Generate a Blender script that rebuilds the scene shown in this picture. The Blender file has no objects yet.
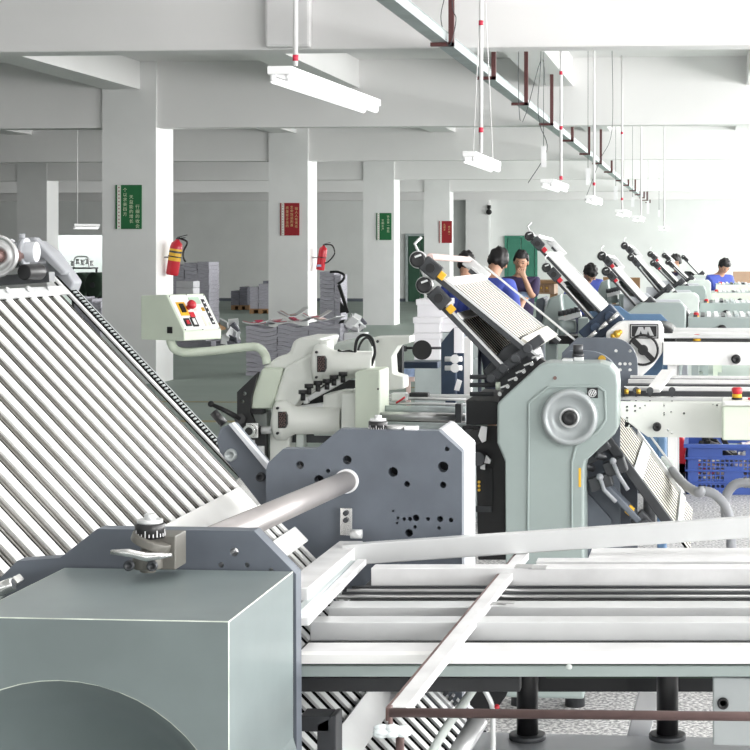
import bpy, bmesh, math, random
from mathutils import Vector, Matrix
from mathutils.geometry import tessellate_polygon
random.seed(7)
PI = math.pi
SC = bpy.context.scene
COL = SC.collection

# ------------------------------------------------------------------ camera
F = 1735.0; PX0 = 560.0; PY0 = 248.0; EYE = 1.6
YAW = math.atan((707 - PX0) / F)
cam_data = bpy.data.cameras.new('camera')
cam = bpy.data.objects.new('camera', cam_data); COL.objects.link(cam)
cam.location = (0, 0, EYE); cam.rotation_euler = (PI / 2, 0, YAW)
cam_data.sensor_width = 36; cam_data.lens = F / 750 * 36
cam_data.shift_x = (375 - PX0) / 750; cam_data.shift_y = -(375 - PY0) / 750
cam_data.clip_start = 0.05; cam_data.clip_end = 300
SC.camera = cam
# ------------------------------------------------------------------ exposure, world, daylight
SC.view_settings.view_transform = 'Standard'; SC.view_settings.look = 'None'
SC.view_settings.gamma = 1; SC.view_settings.use_curve_mapping = False
SC.view_settings.exposure = -0.18
w = bpy.data.worlds.new('sky'); SC.world = w; w.use_nodes = True
bg = w.node_tree.nodes['Background']; bg.inputs[0].default_value = (0.93, 0.96, 1.0, 1); bg.inputs[1].default_value = 1.0

def area(name, loc, rot, sx, sy, power, color=(1, 1, 1)):
    l = bpy.data.lights.new(name, 'AREA'); l.shape = 'RECTANGLE'; l.size = sx; l.size_y = sy
    l.energy = power; l.color = color
    o = bpy.data.objects.new(name, l); COL.objects.link(o); o.location = loc; o.rotation_euler = rot
    return o
WIN_Y = [-3, 3, 9, 15, 21, 27, 33, 39, 45]
for wy in WIN_Y:      # daylight entering through the windows of the right-hand wall
    area('window_daylight', (5.7, wy, 2.25), (0, math.radians(82), 0), 2.2, 4.4, 520 if wy < 24 else (650 if wy < 35 else 800), (1.0, 0.995, 0.985))
for wx in (-16, -8, 0):   # windows in the wall behind the camera
    area('window_daylight', (wx, -7.6, 2.35), (math.radians(86), 0, 0), 6.0, 2.2, 75, (1.0, 0.995, 0.985))
area('overhead_fill', (-0.5, 2.2, 3.6), (0, 0, 0), 1.6, 2.5, 22, (1, 1, 1))  # added overhead fill that lifts the top faces of the nearest machine
# fill lights added above the machine aisle (soft top light, no roof openings)
for wy in (16, 24, 32, 40):
    area('overhead_fill', (0.9, wy, 3.6), (0, 0, 0), 1.2, 4.5, 70, (1, 1, 0.98))
for wy in (16, 24, 32):
    area('overhead_fill', (-9.5, wy, 3.6), (0, 0, 0), 3, 4.5, 8, (1, 1, 1))  # weak overhead fill added over the left side

# ------------------------------------------------------------------ helpers
def at(px, py, Y):
    x = (px - PX0) / F
    rx = -math.sin(YAW) + math.cos(YAW) * x; ry = math.cos(YAW) + math.sin(YAW) * x; rz = (PY0 - py) / F
    t = Y / ry
    return Vector((rx * t, Y, EYE + rz * t))

MATS = {}
def mat(name, color, rough=0.5, metal=0.0, var=0.05, scale=6.0, bump=0.0, emit=None, coat=0.0, stretch=None):
    m = bpy.data.materials.new(name); m.use_nodes = True; nt = m.node_tree
    b = nt.nodes['Principled BSDF']
    b.inputs['Roughness'].default_value = rough; b.inputs['Metallic'].default_value = metal
    if coat: b.inputs['Coat Weight'].default_value = coat
    c = (*color, 1)
    if var or bump:
        tc = nt.nodes.new('ShaderNodeTexCoord'); mp = nt.nodes.new('ShaderNodeMapping')
        nt.links.new(tc.outputs['Object'], mp.inputs[0])
        if stretch: mp.inputs['Scale'].default_value = stretch
        n = nt.nodes.new('ShaderNodeTexNoise'); n.inputs['Scale'].default_value = scale; n.inputs['Detail'].default_value = 5
        nt.links.new(mp.outputs[0], n.inputs['Vector'])
        r = nt.nodes.new('ShaderNodeValToRGB')
        r.color_ramp.elements[0].position = 0.3; r.color_ramp.elements[1].position = 0.7
        r.color_ramp.elements[0].color = (*[max(0, v * (1 - var)) for v in color], 1)
        r.color_ramp.elements[1].color = (*[min(1, v * (1 + var)) for v in color], 1)
        nt.links.new(n.outputs[0], r.inputs[0]); nt.links.new(r.outputs[0], b.inputs['Base Color'])
        if bump:
            bp = nt.nodes.new('ShaderNodeBump'); bp.inputs['Strength'].default_value = bump
            nt.links.new(n.outputs[0], bp.inputs['Height']); nt.links.new(bp.outputs[0], b.inputs['Normal'])
    else: b.inputs['Base Color'].default_value = c
    if emit:
        b.inputs['Emission Color'].default_value = (*emit[:3], 1); b.inputs['Emission Strength'].default_value = emit[3]
    MATS[name] = m
    return m

mat('wall_paint', (0.77, 0.785, 0.77), 0.7, var=0.03, scale=1.5, bump=0.02)
mat('beam_paint', (0.85, 0.84, 0.835), 0.65, var=0.02, scale=1.2)
mat('column_paint', (0.81, 0.81, 0.805), 0.6, var=0.03, scale=2, bump=0.02)
mat('machine_green', (0.31, 0.365, 0.352), 0.38, var=0.05, scale=5, coat=0.15)
mat('cover_green', (0.165, 0.20, 0.20), 0.42, var=0.08, scale=9, coat=0.1)
mat('worn_edge', (0.62, 0.66, 0.58), 0.5, var=0.25, scale=30)
mat('mint', (0.66, 0.725, 0.61), 0.4, var=0.04)
mat('cream_white', (0.78, 0.80, 0.755), 0.42, var=0.04)
mat('panel_white', (0.80, 0.80, 0.79), 0.45, var=0.03)
mat('casting', (0.60, 0.65, 0.62), 0.5, var=0.07, scale=8)
mat('plate_grey', (0.115, 0.132, 0.158), 0.5, metal=0.0, var=0.10, scale=14)
mat('plate_edge', (0.55, 0.57, 0.60), 0.35, metal=0.2, var=0.05)
mat('blue_plate', (0.10, 0.19, 0.32), 0.4, var=0.08)
mat('navy', (0.022, 0.040, 0.075), 0.4, var=0.15)
mat('black', (0.012, 0.012, 0.013), 0.4, var=0.1)
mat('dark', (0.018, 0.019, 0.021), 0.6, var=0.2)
mat('iron', (0.055, 0.058, 0.063), 0.45, metal=0.3, var=0.2, scale=12)
mat('steel', (0.60, 0.60, 0.60), 0.30, metal=0.85, var=0.08, scale=20)
mat('chrome', (0.80, 0.80, 0.79), 0.18, metal=0.9, var=0.03)
mat('bright_alu', (0.74, 0.74, 0.74), 0.42, metal=0.2, var=0.13, scale=11, stretch=(1, 1, 1))
mat('bar_white', (0.88, 0.88, 0.86), 0.35, metal=0.1, var=0.03, scale=10)
mat('alu', (0.68, 0.69, 0.69), 0.4, metal=0.45, var=0.08, scale=7)
mat('bar_warm', (0.13, 0.125, 0.11), 0.45, metal=0.0, var=0.1)
mat('tube_warm', (0.36, 0.34, 0.335), 0.42, metal=0.6, var=0.05, scale=12)
mat('rust_rod', (0.14, 0.09, 0.085), 0.5, metal=0.3, var=0.2, scale=20)
mat('slat_white', (0.70, 0.675, 0.60), 0.5, metal=0.05, var=0.03)
mat('slat_pale', (0.85, 0.83, 0.78), 0.5, var=0.02)
mat('red', (0.55, 0.02, 0.035), 0.35, var=0.04)
mat('sign_red', (0.33, 0.012, 0.02), 0.5, var=0.03)
mat('sign_green', (0.012, 0.145, 0.045), 0.5, var=0.05)
mat('sign_strip', (0.80, 0.80, 0.74), 0.5, var=0.02)
mat('letter', (0.70, 0.78, 0.55), 0.5, var=0)
mat('letter_yellow', (0.75, 0.55, 0.25), 0.5, var=0)
mat('yellow', (0.80, 0.46, 0.03), 0.4, var=0.05)
mat('paper', (0.62, 0.61, 0.64), 0.8, var=0.10, scale=3)
mat('paper_edges', (0.40, 0.39, 0.44), 0.8, var=0.25, scale=30, stretch=(0.3, 0.3, 6))
mat('paper_dark', (0.20, 0.20, 0.235), 0.8, var=0.3, scale=24, stretch=(0.3, 0.3, 5))
mat('magazine_red', (0.75, 0.03, 0.12), 0.4, var=0.2)
mat('wood', (0.30, 0.17, 0.08), 0.6, var=0.2, scale=5)
mat('brown_board', (0.38, 0.25, 0.17), 0.6, var=0.08)
mat('crate_blue', (0.05, 0.10, 0.36), 0.4, var=0.06)
mat('crate_fill', (0.40, 0.38, 0.42), 0.8, var=0.6, scale=22)
mat('door_green', (0.028, 0.085, 0.05), 0.5, var=0.1, scale=3)
mat('door_teal', (0.05, 0.22, 0.15), 0.5, var=0.08, scale=3)
mat('galvanised', (0.42, 0.47, 0.47), 0.45, metal=0.3, var=0.12, scale=6)
mat('oxide', (0.11, 0.035, 0.035), 0.6, var=0.1)
mat('pipe_white', (0.80, 0.79, 0.79), 0.4, var=0.02)
mat('band_red', (0.6, 0.03, 0.07), 0.4, var=0)
mat('lamp_white', (0.9, 0.9, 0.9), 0.4, var=0, emit=(1, 1, 1, 0.03))
mat('lamp_tube', (1, 1, 1), 0.4, var=0, emit=(1, 1, 1, 1.0))
mat('skin', (0.55, 0.30, 0.20), 0.5, var=0.04)
mat('hair', (0.012, 0.010, 0.011), 0.55, var=0.2, scale=60, bump=0.3)
mat('shirt_blue', (0.055, 0.085, 0.40), 0.75, var=0.12, scale=9, bump=0.15)
mat('shirt_navy', (0.030, 0.018, 0.065), 0.75, var=0.2, scale=8)
mat('shirt_print', (0.32, 0.42, 0.62), 0.75, var=0.4, scale=18)
mat('trousers', (0.03, 0.035, 0.06), 0.8, var=0.1)
mat('hose_grey', (0.30, 0.31, 0.33), 0.4, var=0.1)
mat('screen', (0.42, 0.55, 0.44), 0.3, var=0)
mat('white', (0.85, 0.85, 0.86), 0.5, var=0.02)
mat('roll_green', (0.035, 0.06, 0.04), 0.6, var=0.2)
mat('pale_mint', (0.82, 0.90, 0.86), 0.6, var=0.02)
mat('line_faded', (0.34, 0.29, 0.15), 0.6, var=0.3, scale=3)
mat('wheel_grey', (0.40, 0.43, 0.435), 0.35, metal=0.3, var=0.05)
mat('gold', (0.65, 0.40, 0.06), 0.3, metal=0.7, var=0.1)
mat('carton', (0.78, 0.77, 0.80), 0.6, var=0.03)
mat('tape', (0.72, 0.78, 0.80), 0.35, var=0.3, scale=40)
mat('oxide_tube', (0.17, 0.10, 0.09), 0.45, metal=0.2, var=0.2)

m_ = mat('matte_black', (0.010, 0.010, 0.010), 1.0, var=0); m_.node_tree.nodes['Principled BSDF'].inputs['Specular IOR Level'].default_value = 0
def floor_material():
    m = bpy.data.materials.new('floor_epoxy'); m.use_nodes = True; nt = m.node_tree; b = nt.nodes['Principled BSDF']
    L = nt.links.new
    tc = nt.nodes.new('ShaderNodeTexCoord')
    n = nt.nodes.new('ShaderNodeTexNoise'); n.inputs['Scale'].default_value = 0.8; n.inputs['Detail'].default_value = 4
    L(tc.outputs['Object'], n.inputs['Vector'])
    r = nt.nodes.new('ShaderNodeValToRGB'); r.color_ramp.elements[0].color = (0.26, 0.315, 0.283, 1); r.color_ramp.elements[1].color = (0.33, 0.388, 0.352, 1)
    r.color_ramp.elements[0].position = 0.3; r.color_ramp.elements[1].position = 0.7
    L(n.outputs[0], r.inputs[0])
    n2 = nt.nodes.new('ShaderNodeTexNoise'); n2.inputs['Scale'].default_value = 70; n2.inputs['Detail'].default_value = 3
    L(tc.outputs['Object'], n2.inputs['Vector'])
    r2 = nt.nodes.new('ShaderNodeValToRGB'); r2.color_ramp.elements[0].color = (0.24, 0.24, 0.245, 1); r2.color_ramp.elements[1].color = (0.72, 0.71, 0.70, 1)
    r2.color_ramp.elements[0].position = 0.42; r2.color_ramp.elements[1].position = 0.58
    L(n2.outputs[0], r2.inputs[0])
    sx = nt.nodes.new('ShaderNodeSeparateXYZ'); L(tc.outputs['Object'], sx.inputs[0])
    lt = nt.nodes.new('ShaderNodeMath'); lt.operation = 'GREATER_THAN'; L(sx.outputs[0], lt.inputs[0]); lt.inputs[1].default_value = 12 - 1.95
    lt2 = nt.nodes.new('ShaderNodeMath'); lt2.operation = 'LESS_THAN'; L(sx.outputs[1], lt2.inputs[0]); lt2.inputs[1].default_value = 14.0 - 21.65
    mu = nt.nodes.new('ShaderNodeMath'); mu.operation = 'MULTIPLY'; L(lt.outputs[0], mu.inputs[0]); L(lt2.outputs[0], mu.inputs[1])
    mx = nt.nodes.new('ShaderNodeMix'); mx.data_type = 'RGBA'
    L(mu.outputs[0], mx.inputs['Factor']); L(r.outputs[0], mx.inputs['A']); L(r2.outputs[0], mx.inputs['B'])
    L(mx.outputs['Result'], b.inputs['Base Color']); b.inputs['Roughness'].default_value = 0.5; b.inputs['Specular IOR Level'].default_value = 0.3
    MATS['floor'] = m
floor_material()

class MB:
    def __init__(s): s.v = []; s.f = []; s.mi = []; s.sm = []; s.cur = 0
    def _add(s, vs, fs, smooth=False):
        k = len(s.v); s.v += [Vector(v) for v in vs]
        for f in fs: s.f.append([i + k for i in f]); s.mi.append(s.cur); s.sm.append(smooth)
        return s
    def slot(s, i): s.cur = i; return s
    def box(s, a, b):
        x0, x1 = sorted((a[0], b[0])); y0, y1 = sorted((a[1], b[1])); z0, z1 = sorted((a[2], b[2]))
        return s._add([(x0, y0, z0), (x1, y0, z0), (x1, y1, z0), (x0, y1, z0), (x0, y0, z1), (x1, y0, z1), (x1, y1, z1), (x0, y1, z1)],
                      [(0, 3, 2, 1), (4, 5, 6, 7), (0, 1, 5, 4), (1, 2, 6, 5), (2, 3, 7, 6), (3, 0, 4, 7)])
    def beam(s, p, q, w, h, up=(0, 0, 1)):
        "square bar from p to q: w across, h along up"
        p = Vector(p); q = Vector(q); d = (q - p).normalized(); u = Vector(up); u = (u - d * u.dot(d)).normalized(); r = d.cross(u)
        vs = []
        for c in (p, q):
            for a, b in ((-1, -1), (1, -1), (1, 1), (-1, 1)): vs.append(c + r * a * w / 2 + u * b * h / 2)
        return s._add(vs, [(0, 1, 2, 3), (7, 6, 5, 4), (0, 4, 5, 1), (1, 5, 6, 2), (2, 6, 7, 3), (3, 7, 4, 0)])
    def cyl(s, p, q, r, r2=None, n=20, cap=True):
        p = Vector(p); q = Vector(q); d = (q - p).normalized(); r2 = r if r2 is None else r2
        u = Vector((0, 0, 1)) if abs(d.z) < 0.9 else Vector((1, 0, 0)); u = (u - d * u.dot(d)).normalized(); t = d.cross(u)
        vs = []
        for c, rr in ((p, r), (q, r2)):
            for i in range(n):
                a = 2 * PI * i / n; vs.append(c + (u * math.cos(a) + t * math.sin(a)) * rr)
        s._add(vs, [(i, i + n, (i + 1) % n + n, (i + 1) % n) for i in range(n)], True)
        if cap: k = len(s.v) - 2 * n; s.f.append([k + i for i in range(n)]); s.f.append([k + n + i for i in reversed(range(n))]); s.mi += [s.cur] * 2; s.sm += [False] * 2
        return s
    def lathe(s, p, axis, prof, n=28):
        "prof: list of (r, h) along axis from p"
        p = Vector(p); d = Vector(axis).normalized(); u = Vector((0, 0, 1)) if abs(d.z) < 0.9 else Vector((1, 0, 0)); u = (u - d * u.dot(d)).normalized(); t = d.cross(u)
        vs = []; fs = []
        for r, h in prof:
            for i in range(n):
                a = 2 * PI * i / n; vs.append(p + d * h + (u * math.cos(a) + t * math.sin(a)) * max(r, 1e-5))
        for j in range(len(prof) - 1):
            for i in range(n): fs.append((j * n + i, (j + 1) * n + i, (j + 1) * n + (i + 1) % n, j * n + (i + 1) % n))
        return s._add(vs, fs, True)
    def tube(s, pts, r, n=12):
        pts = [Vector(p) for p in pts]; vs = []; fs = []; u = None
        for k, p in enumerate(pts):
            d = (pts[min(k + 1, len(pts) - 1)] - pts[max(k - 1, 0)]).normalized()
            if u is None: u = Vector((0, 0, 1)) if abs(d.z) < 0.9 else Vector((1, 0, 0))
            u = (u - d * u.dot(d)).normalized(); t = d.cross(u)
            rr = r[k] if isinstance(r, (list, tuple)) else r
            for i in range(n):
                a = 2 * PI * i / n; vs.append(p + (u * math.cos(a) + t * math.sin(a)) * rr)
        m = len(pts)
        for j in range(m - 1):
            for i in range(n): fs.append((j * n + i, (j + 1) * n + i, (j + 1) * n + (i + 1) % n, j * n + (i + 1) % n))
        s._add(vs, fs, True); k = len(s.v) - n * m
        s.f.append([k + i for i in range(n)]); s.f.append([k + (m - 1) * n + i for i in reversed(range(n))]); s.mi += [s.cur] * 2; s.sm += [False] * 2
        return s
    def ball(s, c, r, sc=(1, 1, 1), n=16, m=10):
        vs = []; fs = []
        for j in range(m + 1):
            b = PI * j / m
            for i in range(n):
                a = 2 * PI * i / n
                vs.append(Vector(c) + Vector((math.sin(b) * math.cos(a) * sc[0], math.sin(b) * math.sin(a) * sc[1], math.cos(b) * sc[2])) * r)
        for j in range(m):
            for i in range(n): fs.append((j * n + i, (j + 1) * n + i, (j + 1) * n + (i + 1) % n, j * n + (i + 1) % n))
        return s._add(vs, fs, True)
    def prism(s, outer, y0, y1, holes=(), fn=None):
        "outline in (x, z) extruded from y0 to y1; fn maps (x, y, z) to world"
        def ccw(l): return sum(l[i][0] * l[(i + 1) % len(l)][1] - l[(i + 1) % len(l)][0] * l[i][1] for i in range(len(l))) > 0
        outer = [tuple(p) for p in outer]
        if not ccw(outer): outer.reverse()
        loops = [outer]
        for h in holes:
            h = [tuple(p) for p in h]
            if ccw(h): h.reverse()
            loops.append(h)
        tris = tessellate_polygon([[Vector((x, z, 0)) for x, z in l] for l in loops])
        flat = [p for l in loops for p in l]; n = len(flat)
        g = fn or (lambda x, y, z: (x, y, z))
        vs = [Vector(g(x, y0, z)) for x, z in flat] + [Vector(g(x, y1, z)) for x, z in flat]
        fs = []
        for t in tris:
            a, b, c = t
            A, B, C = flat[a], flat[b], flat[c]
            if (B[0] - A[0]) * (C[1] - A[1]) - (B[1] - A[1]) * (C[0] - A[0]) < 0: b, c = c, b
            fs.append((a, b, c)); fs.append((a + n, c + n, b + n))
        k = 0
        for l in loops:
            m = len(l)
            for i in range(m):
                a = k + i; b = k + (i + 1) % m; fs.append((a, a + n, b + n, b))
            k += m
        return s._add(vs, fs)
    def pix(s, pts, Y, depth, holes=()):
        "outline measured at depth Y, extruded away by depth"
        P = [(v.x, v.z) for v in (at(x, y, Y) for x, y in pts)]
        H = []
        for hx, hy, hr in holes:
            c = at(hx, hy, Y); R = hr * Y / F
            H.append([(c.x + R * math.cos(2 * PI * i / 14), c.z + R * math.sin(2 * PI * i / 14)) for i in range(14)])
        return s.prism(P, Y, Y + depth, H)

ORG = {}
def obj(name, mb, mats, parent=None, bevel=0, seg=2):
    me = bpy.data.meshes.new(name)
    if parent is None:
        xs = [v.x for v in mb.v]; ys = [v.y for v in mb.v]; zs = [v.z for v in mb.v]
        org = Vector(((min(xs) + max(xs)) / 2, (min(ys) + max(ys)) / 2, min(zs)))
    else: org = ORG[parent.name]
    me.from_pydata([v - org for v in mb.v], [], mb.f)
    if isinstance(mats, str): mats = [mats]
    for m in mats: me.materials.append(MATS[m])
    me.polygons.foreach_set('material_index', mb.mi); me.polygons.foreach_set('use_smooth', mb.sm)
    me.update()
    bm = bmesh.new(); bm.from_mesh(me); bmesh.ops.recalc_face_normals(bm, faces=bm.faces); bm.to_mesh(me); bm.free()
    o = bpy.data.objects.new(name, me); COL.objects.link(o)
    if parent is None: o.location = org
    else: o.parent = parent
    ORG[o.name] = org
    if bevel:
        b = o.modifiers.new('bevel', 'BEVEL'); b.width = bevel; b.segments = seg; b.limit_method = 'ANGLE'; b.angle_limit = math.radians(35)
        b.harden_normals = False
    return o
def tag(o, label, cat, group=None, kind=None):
    if label: o['label'] = label
    if cat: o['category'] = cat
    if group: o['group'] = group
    if kind: o['kind'] = kind
    return o
def thing(name, label, cat, loc, group=None):
    o = bpy.data.objects.new(name, None); COL.objects.link(o); o.location = loc; o.empty_display_size = 0.1
    ORG[o.name] = Vector(loc)
    return tag(o, label, cat, group)
def struct(name, mb, m, bevel=0):
    o = obj(name, mb, m, None, bevel); o['kind'] = 'structure'; return o
def text_mb(txt, size, p, right=(1, 0, 0), up=(0, 0, 1), depth=0.001, spacing=1.0):
    c = bpy.data.curves.new('t', 'FONT'); c.body = txt; c.size = size; c.align_x = 'CENTER'; c.align_y = 'CENTER'; c.extrude = depth; c.space_line = spacing
    c.resolution_u = 2
    o = bpy.data.objects.new('t', c); COL.objects.link(o)
    dg = bpy.context.evaluated_depsgraph_get(); me = bpy.data.meshes.new_from_object(o.evaluated_get(dg))
    r = Vector(right).normalized(); u = Vector(up).normalized(); n = r.cross(u)
    mb = MB()
    mb._add([Vector(p) + r * v.co.x + u * v.co.y + n * v.co.z for v in me.vertices], [list(f.vertices) for f in me.polygons])
    bpy.data.objects.remove(o); bpy.data.curves.remove(c); bpy.data.meshes.remove(me)
    return mb
def arc(cx, cz, r, a0, a1, n=10):
    return [(cx + r * math.cos(math.radians(a0 + (a1 - a0) * i / n)), cz + r * math.sin(math.radians(a0 + (a1 - a0) * i / n))) for i in range(n + 1)]
def circ(cx, cz, r, n=24): return [(cx + r * math.cos(2 * PI * i / n), cz + r * math.sin(2 * PI * i / n)) for i in range(n)]
def smooth_path(pts, n=6):
    pts = [Vector(p) for p in pts]; P = [pts[0]] + pts + [pts[-1]]; out = []
    for i in range(1, len(P) - 2):
        for k in range(n):
            t = k / n; a, b, c, d = P[i - 1], P[i], P[i + 1], P[i + 2]
            out.append(0.5 * ((2 * b) + (c - a) * t + (2 * a - 5 * b + 4 * c - d) * t * t + (3 * b - a - 3 * c + d) * t ** 3))
    return out + [pts[-1]]

# ------------------------------------------------------------------ the room
BAY = 7.8; D0 = 12.2; BZ = 3.02; LZ = 3.47; SLAB = 3.8; XL = -30; XR = 6; YN = -8; YF = 51.3
CX1 = at(157, 300, 20).x; CW = 0.65; CD = 0.66
struct('floor', MB().box((XL, YN, -0.1), (XR, YF, 0)), 'floor')
struct('ceiling', MB().box((XL, YN, SLAB), (XR, YF, SLAB + 0.15)), 'beam_paint')
struct('wall_back', MB().box((XL, YF, 0), (XR, YF + 0.2, SLAB)), 'wall_paint')
struct('wall_left', MB().box((XL - 0.2, YN, 0), (XL, YF, SLAB)), 'wall_paint')
mb = MB(); mb.box((XR, YN, 0), (XR + 0.2, YF, 1.0)); mb.box((XR, YN, 3.4), (XR + 0.2, YF, SLAB))
prev = YN
for wy in WIN_Y:
    mb.box((XR, prev, 1.0), (XR + 0.2, wy - 2.2, 3.4)); prev = wy + 2.2
mb.box((XR, prev, 1.0), (XR + 0.2, YF, 3.4))
struct('wall_right', mb, 'wall_paint')
for i, wy in enumerate(WIN_Y):
    f = MB()
    for yy in (wy - 2.2, wy - 0.75, wy + 0.75, wy + 2.2): f.box((XR + 0.06, yy - 0.03, 1.0), (XR + 0.12, yy + 0.03, 3.4))
    for zz in (1.03, 2.7, 3.37): f.box((XR + 0.06, wy - 2.2, zz - 0.03), (XR + 0.12, wy + 2.2, zz + 0.03))
    struct('window_%d' % (i + 1), f, 'galvanised')
mb = MB(); mb.box((XL, YN - 0.2, 0), (XR, YN, 1.2)); mb.box((XL, YN - 0.2, 3.5), (XR, YN, SLAB))
prev = XL
for wx in (-16, -8, 0):
    mb.box((prev, YN - 0.2, 1.2), (wx - 3, YN, 3.5)); prev = wx + 3
mb.box((prev, YN - 0.2, 1.2), (XR, YN, 3.5))
struct('wall_front', mb, 'wall_paint')
n_trim = 0
def trim(mb, m='beam_paint', bevel=0):
    global n_trim
    n_trim += 1; return struct('trim_%d' % n_trim, mb, m, bevel)
for i in range(6):        # main beams across the hall
    y = D0 + BAY * i
    if i == 5: continue
    trim(MB().box((XL, y, BZ), (XR, y + 0.27, SLAB)))
    if i == 0: trim(MB().box((XL, y - 0.012, BZ + 0.004), (XR, y - 0.0005, BZ + 0.05)))
trim(MB().box((XL, YF - 0.35, BZ), (XR, YF - 0.001, SLAB)))
for k, x in enumerate((-18.0, -13.44, -11.1, -8.95, -6.66, -4.05, -1.54, 0.85, 3.2)):   # secondary beams in depth
    for i in range(-1, 5):
        y0 = max(YN, D0 + BAY * i + 0.27) if i >= 0 else YN
        y1 = D0 + BAY * (i + 1) if i < 4 else YF - 0.35
        if i == -1: y1 = D0 - 0.013
        trim(MB().box((x - 0.4, y0 + 0.001, LZ), (x, y1 - 0.001, SLAB - 0.001)))
def column(x, y, front=None):
    mb = MB().box((x - CW, y, 0), (x, y + CD, SLAB - 0.002))
    mb2 = mb
    return trim(mb2, 'column_paint')
for i in range(1, 5): column(CX1, D0 + BAY * i - 0.04)
XC2 = at(47, 300, D0 + BAY * 3).x
for i in (2, 3, 4): column(XC2, D0 + BAY * i - 0.012)
trim(MB().box((CX1 - CW + 0.02, YF - 0.5, 0), (CX1 + 0.05, YF - 0.001, BZ - 0.001)), 'column_paint')
struct('baseboard_back', MB().box((XL, YF - 0.03, 0), (XR, YF - 0.001, 0.09)), 'plate_grey')
# yellow floor lines
for (x0, y0, x1, y1) in ((-7.6, 15.6, -3.4, 15.75), (-2.1, 7.2, 3.5, 7.3), (-5.2, 19.6, -3.0, 19.75), (-7.6, 17.6, -4.4, 17.7)):
    l = obj('floor_line', MB().box((x0, y0, 0.0005), (x1, y1, 0.003)), 'line_faded'); l['kind'] = 'structure'; l.name = 'trim_%d' % (n_trim + 1); n_trim += 1
# doors in the back wall
def door(n, pxs, m, leaf=2):
    a = at(pxs[0], pxs[2], YF - 0.06); b = at(pxs[1], pxs[2], YF - 0.06)
    r = bpy.data.objects.new('door_%d' % n, None); COL.objects.link(r); r.location = (a.x, YF, 0); r['kind'] = 'structure'; ORG[r.name] = Vector(r.location)
    w = (b.x - a.x) / leaf
    for k in range(leaf):
        p = obj('door_leaf', MB().box((a.x + w * k + 0.01, YF - 0.07, 0.01), (a.x + w * (k + 1) - 0.01, YF - 0.02, a.z)), m, r, 0.01)
    fr = MB(); fr.box((a.x - 0.07, YF - 0.09, 0), (a.x, YF - 0.002, a.z + 0.07)); fr.box((b.x, YF - 0.09, 0), (b.x + 0.07, YF - 0.002, a.z + 0.07)); fr.box((a.x, YF - 0.09, a.z), (b.x, YF - 0.002, a.z + 0.07))
    obj('door_frame', fr, 'galvanised' if n == 1 else m, r)
    hd = MB(); hx = a.x + w * leaf * 0.52; hd.cyl((hx, YF - 0.13, 1.0), (hx, YF - 0.13, 1.25), 0.02); hd.cyl((hx, YF - 0.13, 1.02), (hx, YF - 0.06, 1.02), 0.015); hd.cyl((hx, YF - 0.13, 1.23), (hx, YF - 0.06, 1.23), 0.015)
    obj('door_handle', hd, 'steel', r)
door(1, (408, 432, 236), 'door_green'); door(2, (507, 535, 238), 'door_teal')
# ------------------------------------------------------------------ machine 1, the nearest folding machine
def grid(parent, top, bot, y0, y1, n, name='fold_grid', m='slat_white', back='matte_black', thick=0.001, frac=0.55):
    "one fold plate: slats running from top (x,z) to bot (x,z), spread between y0 and y1"
    d = Vector((bot[0] - top[0], 0, bot[1] - top[1])).normalized(); nrm = Vector((-d.z, 0, d.x))
    if nrm.z < 0: nrm = -nrm
    mb = MB(); p = (y1 - y0) / n
    for i in range(n):
        y = y0 + p * (i + 0.5)
        a = Vector((top[0], y, top[1])) + nrm * thick / 2; b = Vector((bot[0], y, bot[1])) + nrm * thick / 2
        mb.beam(a, b, p * frac, thick, nrm)
    g = obj(name, mb, m, parent)
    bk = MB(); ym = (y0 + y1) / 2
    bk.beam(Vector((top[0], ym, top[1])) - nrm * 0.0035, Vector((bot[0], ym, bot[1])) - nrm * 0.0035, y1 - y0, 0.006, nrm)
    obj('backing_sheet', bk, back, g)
    return g, d, nrm

Y1N, Y1F = 2.17, 3.05
m1 = thing('folding_machine', 'nearest folding machine: grey-green boxed cover and big slatted fold plate at lower left', 'machine', (-0.75, 2.5, 0), 'paper folding machines')
# near cover box with dished round recess
yb0, yb1 = 1.855, 2.15
xr = at(229, 628, yb0).x; xl = at(65, 570, 2.15).x; zt = at(150, 620, yb0).z
cx, cz, cr = at(60, 862, yb0).x, at(60, 862, yb0).z, 0.199
outl = [(xl, zt), (xr, zt), (xr, 0.62), (-0.95, 0.62), (-0.95, zt - 0.16)]
mb = MB().prism(outl, yb0, yb1, [circ(cx, cz, cr, 56)])
cover = obj('side_cover', mb, ['cover_green', 'worn_edge'], m1, 0.0055, 3); cover.modifiers['bevel'].material = 1
dish = MB().lathe((cx, yb0 + 0.001, cz), (0, 1, 0), [(cr + 0.0005, 0), (cr - 0.008, 0.012), (cr - 0.03, 0.06), (cr - 0.07, 0.11), (0.085, 0.13), (0.075, 0.13), (0.071, 0.05), (0.0, 0.048)], 56)
obj('dished_recess', dish, 'cover_green', cover)
obj('hub_disc', MB().lathe((cx, yb0 + 0.05, cz), (0, -1, 0), [(0.0, 0.02), (0.055, 0.02), (0.066, 0.012), (0.07, 0)], 40), 'machine_green', cover)
ins = MB().box((xl + 0.01, yb0 + 0.1, 0.7), (xr - 0.02, yb1 - 0.01, zt - 0.02))
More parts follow.
